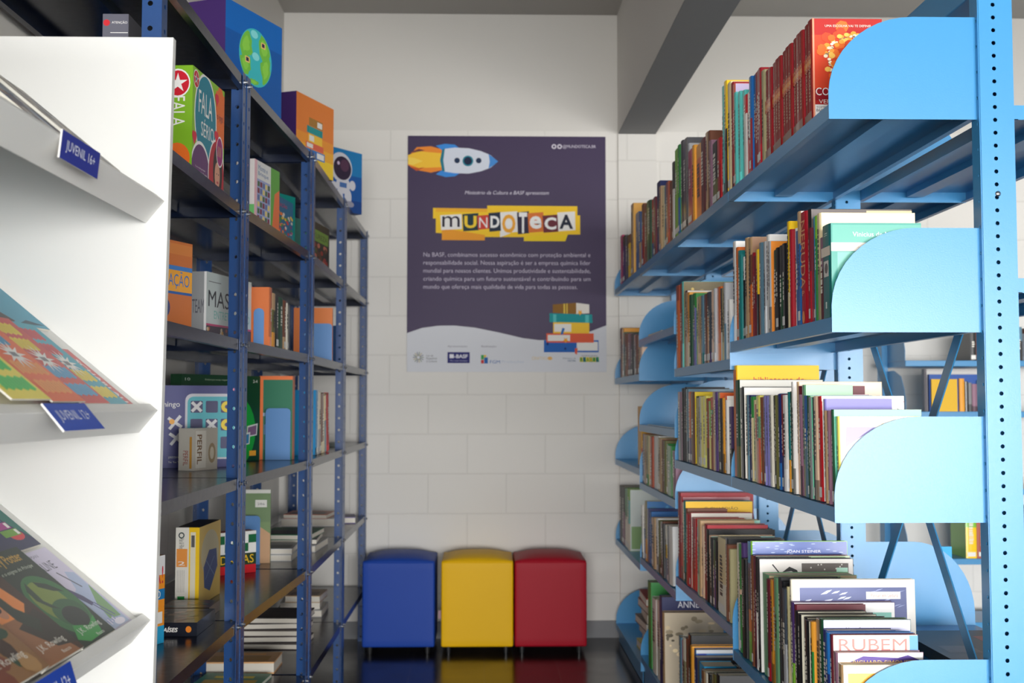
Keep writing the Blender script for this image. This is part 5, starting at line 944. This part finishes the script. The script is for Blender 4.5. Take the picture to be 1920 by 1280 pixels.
# ------------------------------------------------------------------ three cube ottomans by the back wall
def leather(name, col): 
    m = mat(name, col, .5, spec=.22, bump=.25, bscale=420); return m
def ottoman(x0, name_mat, col, label, tagside=None):
    W_ = .343; D_ = .345; Z0 = .034; H = .402; yf = 5.505
    r = empty('ottoman', (x0 + W_ / 2, yf + D_ / 2, 0)); tag(r, label, 'ottoman', 'leatherette cube ottomans by the back wall')
    m = leather(name_mat, col); n = 10
    def grid(g, f):
        for i in range(n):
            for j in range(n): g.face([f(i / n, j / n), f((i + 1) / n, j / n), f((i + 1) / n, (j + 1) / n), f(i / n, (j + 1) / n)])
    B = lambda u, v: 16 * u * (1 - u) * v * (1 - v)
    w2, d2 = W_ / 2, D_ / 2
    g = G(); bl = .0015; ze = H
    grid(g, lambda u, v: (-w2 + W_ * u, -d2 - bl * B(u, v), Z0 + ze * v)); grid(g, lambda u, v: (w2 - W_ * u, d2 + bl * B(u, v), Z0 + ze * v))
    grid(g, lambda u, v: (w2 + bl * B(u, v), -d2 + D_ * u, Z0 + ze * v)); grid(g, lambda u, v: (-w2 - bl * B(u, v), d2 - D_ * u, Z0 + ze * v))
    grid(g, lambda u, v: (-w2 + W_ * u, d2 - D_ * v, Z0))
    grid(g, lambda u, v: (-w2 + W_ * u, -d2 + D_ * v, Z0 + ze))
    o = g.build('body', m, r, smooth=True); md = o.modifiers.new('bevel', 'BEVEL'); md.width = .009; md.segments = 3; md.limit_method = 'ANGLE'; md.angle_limit = math.radians(50)
    g = G(); s = .002; pf = lambda u: 1 - abs(2 * u - 1) ** 3.2
    zt = Z0 + ze + .0005
    grid(g, lambda u, v: (-w2 + s + (W_ - 2 * s) * u, -d2 + s + (D_ - 2 * s) * v, zt + .03 * pf(u) * pf(v)))
    grid(g, lambda u, v: (w2 - s - (W_ - 2 * s) * u, -d2 + s + (D_ - 2 * s) * v, zt - .004))
    for (f) in (lambda u, v: (-w2 + s + (W_ - 2 * s) * u, -d2 + s, zt - .004 + .004 * v), lambda u, v: (w2 - s - (W_ - 2 * s) * u, d2 - s, zt - .004 + .004 * v), lambda u, v: (w2 - s, -d2 + s + (D_ - 2 * s) * u, zt - .004 + .004 * v), lambda u, v: (-w2 + s, d2 - s - (D_ - 2 * s) * u, zt - .004 + .004 * v)):
        for i in range(n): g.face([f(i / n, 0), f((i + 1) / n, 0), f((i + 1) / n, 1), f(i / n, 1)])
    g.build('seat_cushion', m, r, smooth=True)
    for sx in (-1, 1):
        for sy in (-1, 1):
            g = G(); c = 14
            for k in range(c):
                a0, a1 = math.tau * k / c, math.tau * (k + 1) / c; R0, R1 = .010, .013
                q = lambda a_, R_, z_: (sx * (w2 - .035) + R_ * math.cos(a_), sy * (d2 - .035) + R_ * math.sin(a_), z_)
                g.face([q(a0, R0, 0), q(a1, R0, 0), q(a1, R1, Z0 + .002), q(a0, R1, Z0 + .002)])
            g.face([q(math.tau * k / c, R0, 0) for k in range(c)][::-1]); g.build('foot', BLACKP, r)
    if tagside:
        g = G(); g.box(-w2 - .017, -w2 - .004, -.05, -.048, .145, .185, (236, 196, 206)); g.build('fabric_tag', MATT, r)
f0 = FPX / 5.505
ottoman((682.5 - 909) / f0, 'blue_leatherette', (28, 68, 160), 'blue leatherette cube ottoman, leftmost of the three by the wall')
ottoman((828.5 - 909) / f0, 'yellow_leatherette', (236, 184, 4), 'yellow leatherette cube ottoman between the blue and the red one', True)
ottoman((963.5 - 909) / f0 + .004, 'red_leatherette', (166, 12, 36), 'red leatherette cube ottoman touching the yellow one')
# ------------------------------------------------------------------ far side of the blue row and the shelving beyond it
def fbook(x, t, h, d, cols, y, z, label, group='books on the blue shelving against the back wall'):   # spine towards the camera (-y)
    o = mk_book(t, h, d, cols, rnd); o.rotation_euler = (0, 0, math.pi / 2); o.location = (x + t, y, z + .0006); return tag(o, label, 'book', group)
sh2 = empty('library_shelving', (1.95, 5.45, 0)); tag(sh2, 'light blue steel shelving against the back wall, seen through the near row', 'bookshelf')
S2X0, S2X1, S2Y0, S2Y1 = 2.02, 3.3, 5.46, 5.76
o_ = lambda: (-1.95, -5.45, 0)
for x in (S2X0 - .03, S2X1):
    g = G(); g.box(x, x + .03, 5.7, 5.77, 0, 2.0); g.build('upright', LBLUE, sh2, o_(), bevel=.002)
for z in (.12, .42, .75, 1.12, 1.365):
    g = G(); g.box(S2X0, S2X1, S2Y0, S2Y1, z, z + .028); g.build('shelf', LBLUE, sh2, o_(), bevel=.002)
for z in (.12, .42, .75, 1.12, 1.365):
    g = G(); pts = [(S2Y1, 0), (S2Y1, .2), (S2Y0 + .15, .2), (S2Y0 + .06, .17), (S2Y0 + .02, .11), (S2Y0, .05), (S2Y0, 0)]
    A = [(S2X0 - .002, y, z + .028 + q) for y, q in pts]; B = [(S2X0, y, z + .028 + q) for y, q in pts]; g.face(A); g.face(B[::-1])
    for i in range(len(pts)): j = (i + 1) % len(pts); g.face([A[i], B[i], B[j], A[j]])
    g.build('end_bracket', LBLUE, sh2, o_())
def fill(z, x, cols, hs, lab, ts=(.02, .04)):
    for k, c in enumerate(cols):
        t = rnd.uniform(*ts); cw = c[-1] + '-and-' + c[0] if isinstance(c, list) else WORD.get(c, c)
        fbook(x, t - .001, rnd.uniform(*hs), .18, c, S2Y0 + .01, z, '%s book, %s from the left, %s' % (cw, ORD[k].replace('nearest', 'first'), lab)); x += t
fill(1.393, 2.34, ['black', 'rust', 'salmon', 'mauve', 'charcoal', 'brown', 'black', ['steel', 'charcoal'], 'slate', 'brown', 'navy'], (.13, .17), 'upper shelf against the back wall')
carton('folder', (2.125, 5.50), (2.56, 5.50), 1.148, .205, .03, (176, 172, 170), lambda a, L, h: (a.rect(.01, h * .8, L - .01, h * .95, (196, 194, 190)), a.rect(0, 0, .012, h, (90, 86, 92))), label='large silver-grey folder on the shelving against the back wall', cat='folder')
carton('folder', (2.14, 5.475), (2.58, 5.475), 1.148, .178, .02, (30, 80, 160), None, label='long blue folder in front of the silver-grey one, back wall', cat='folder')
carton('book', (2.145, 5.462), (2.27, 5.462), 1.148, .155, .01, (226, 178, 20), None, label='yellow book in front of the long blue folder, back wall', cat='book')
x = 2.28
for k, c in enumerate(['amber', 'charcoal', 'grey', 'mauve', 'steel', 'maroon', 'slate', 'brown', 'navy', 'orange', 'black', 'tan', 'sage']):
    t = .017 + .008 * (k % 3 == 0); o = mk_book(t, .15 - .006 * (k % 4) + .008 * (k == 0), .009, c, rnd, marks=False); bpy.data.objects.remove(o.children[0])
    o.rotation_euler = (0, 0, math.pi / 2); o.location = (x + t, 5.463, 1.1486)
    tag(o, '%s booklet, %s from the left beside the yellow book, back wall' % (WORD.get(c, c), ORD[k].replace('nearest', 'first')), 'book', 'booklets in front of the folders, back wall'); x += t + .0008
fill(.778, 2.36, ['cream', 'ivory', 'tan'], (.05, .07), 'middle shelf against the back wall', (.07, .09))
fill(.448, 2.30, [['lime', 'yellow'], 'rust', 'brown', 'amber', 'black', 'maroon'], (.2, .26), 'lower shelf against the back wall', (.04, .09))
# far side of the blue row: an upright folder and books lying flat
carton('folder', (1.125, 3.2), (1.305, 3.2), .4485, .34, .02, (30, 160, 212), None, label='bright turquoise-blue folder standing on the far side of the blue row', cat='folder')
def t_dark(a, L, d): a.rect(L * .1, d * .3, L * .4, d * .5, (90, 80, 80)); a.rect(L * .6, d * .5, L * .9, d * .8, (150, 60, 50)); a.ell(L * .75, d * .3, L * .1, d * .1, (190, 170, 70))
carton('book', (1.03, 2.50), (1.285, 2.50), .5985, .026, .36, (44, 42, 48), None, None, t_dark, label='large dark book lying flat on the far side of the blue row', cat='book')
carton('book', (1.05, 2.30), (1.25, 2.30), .5985, .018, .18, (150, 150, 70), None, None, None, label='olive book lying flat in front of the large dark book, far side', cat='book')
# things lying on the blue shelves
pile([('magazine', .672, 4.35, 1.4585, .2, .28, .006, 2, (206, 196, 176), 'thin magazine lying on the near-empty second shelf, third bay', None),
      ('magazine', .68, 4.4, 1.465, .19, .26, .005, -3, (120, 110, 96), 'thin grey magazine on top of another, second shelf, third bay', None)], 'magazine', 'magazines lying on the second blue shelf')
carton('glass_plate', (.668, 4.1), (.93, 4.1), 1.0985, .003, .6, (150, 170, 176), None, None, None, m=GLOSS, label='thin clear plastic sheet lying on the third shelf, third bay', cat='plastic sheet')
carton('storage_box', (.70, 5.12), (.86, 5.12), .9085, .265, .12, (222, 160, 40), lambda a, L, h: (a.rect(0, 0, L, h * .3, (196, 50, 40)), a.rect(L * .15, h * .06, L * .85, h * .2, (220, 214, 206)), a.text('S', L * .2, h * .62, L * .3, h * .2, (206, 60, 40))), label='yellow and red cardboard box on the third shelf, farthest bay', cat='box')
cs_ = [(176, 60, 40), (110, 90, 80), (196, 190, 170), (90, 80, 76), (206, 196, 180), (170, 60, 60), (196, 186, 60)]
pile([('book', .70 + .004 * (k % 3), 5.0 + .006 * (k % 2), .0885 + .0365 * k, .20, .26, .036, (2, -3, 1, 3, -2, 2, -1)[k], cs_[6 - k], ('lowest', 'second', 'third', 'fourth', 'fifth', 'sixth', 'topmost')[k] + ' book, ' + ('yellow', 'red', 'cream', 'dark grey', 'ivory', 'brown', 'rust')[k] + ', in the flat stack on the farthest bottom shelf', None) for k in range(7)], 'book', 'books stacked flat on the farthest bottom shelf')
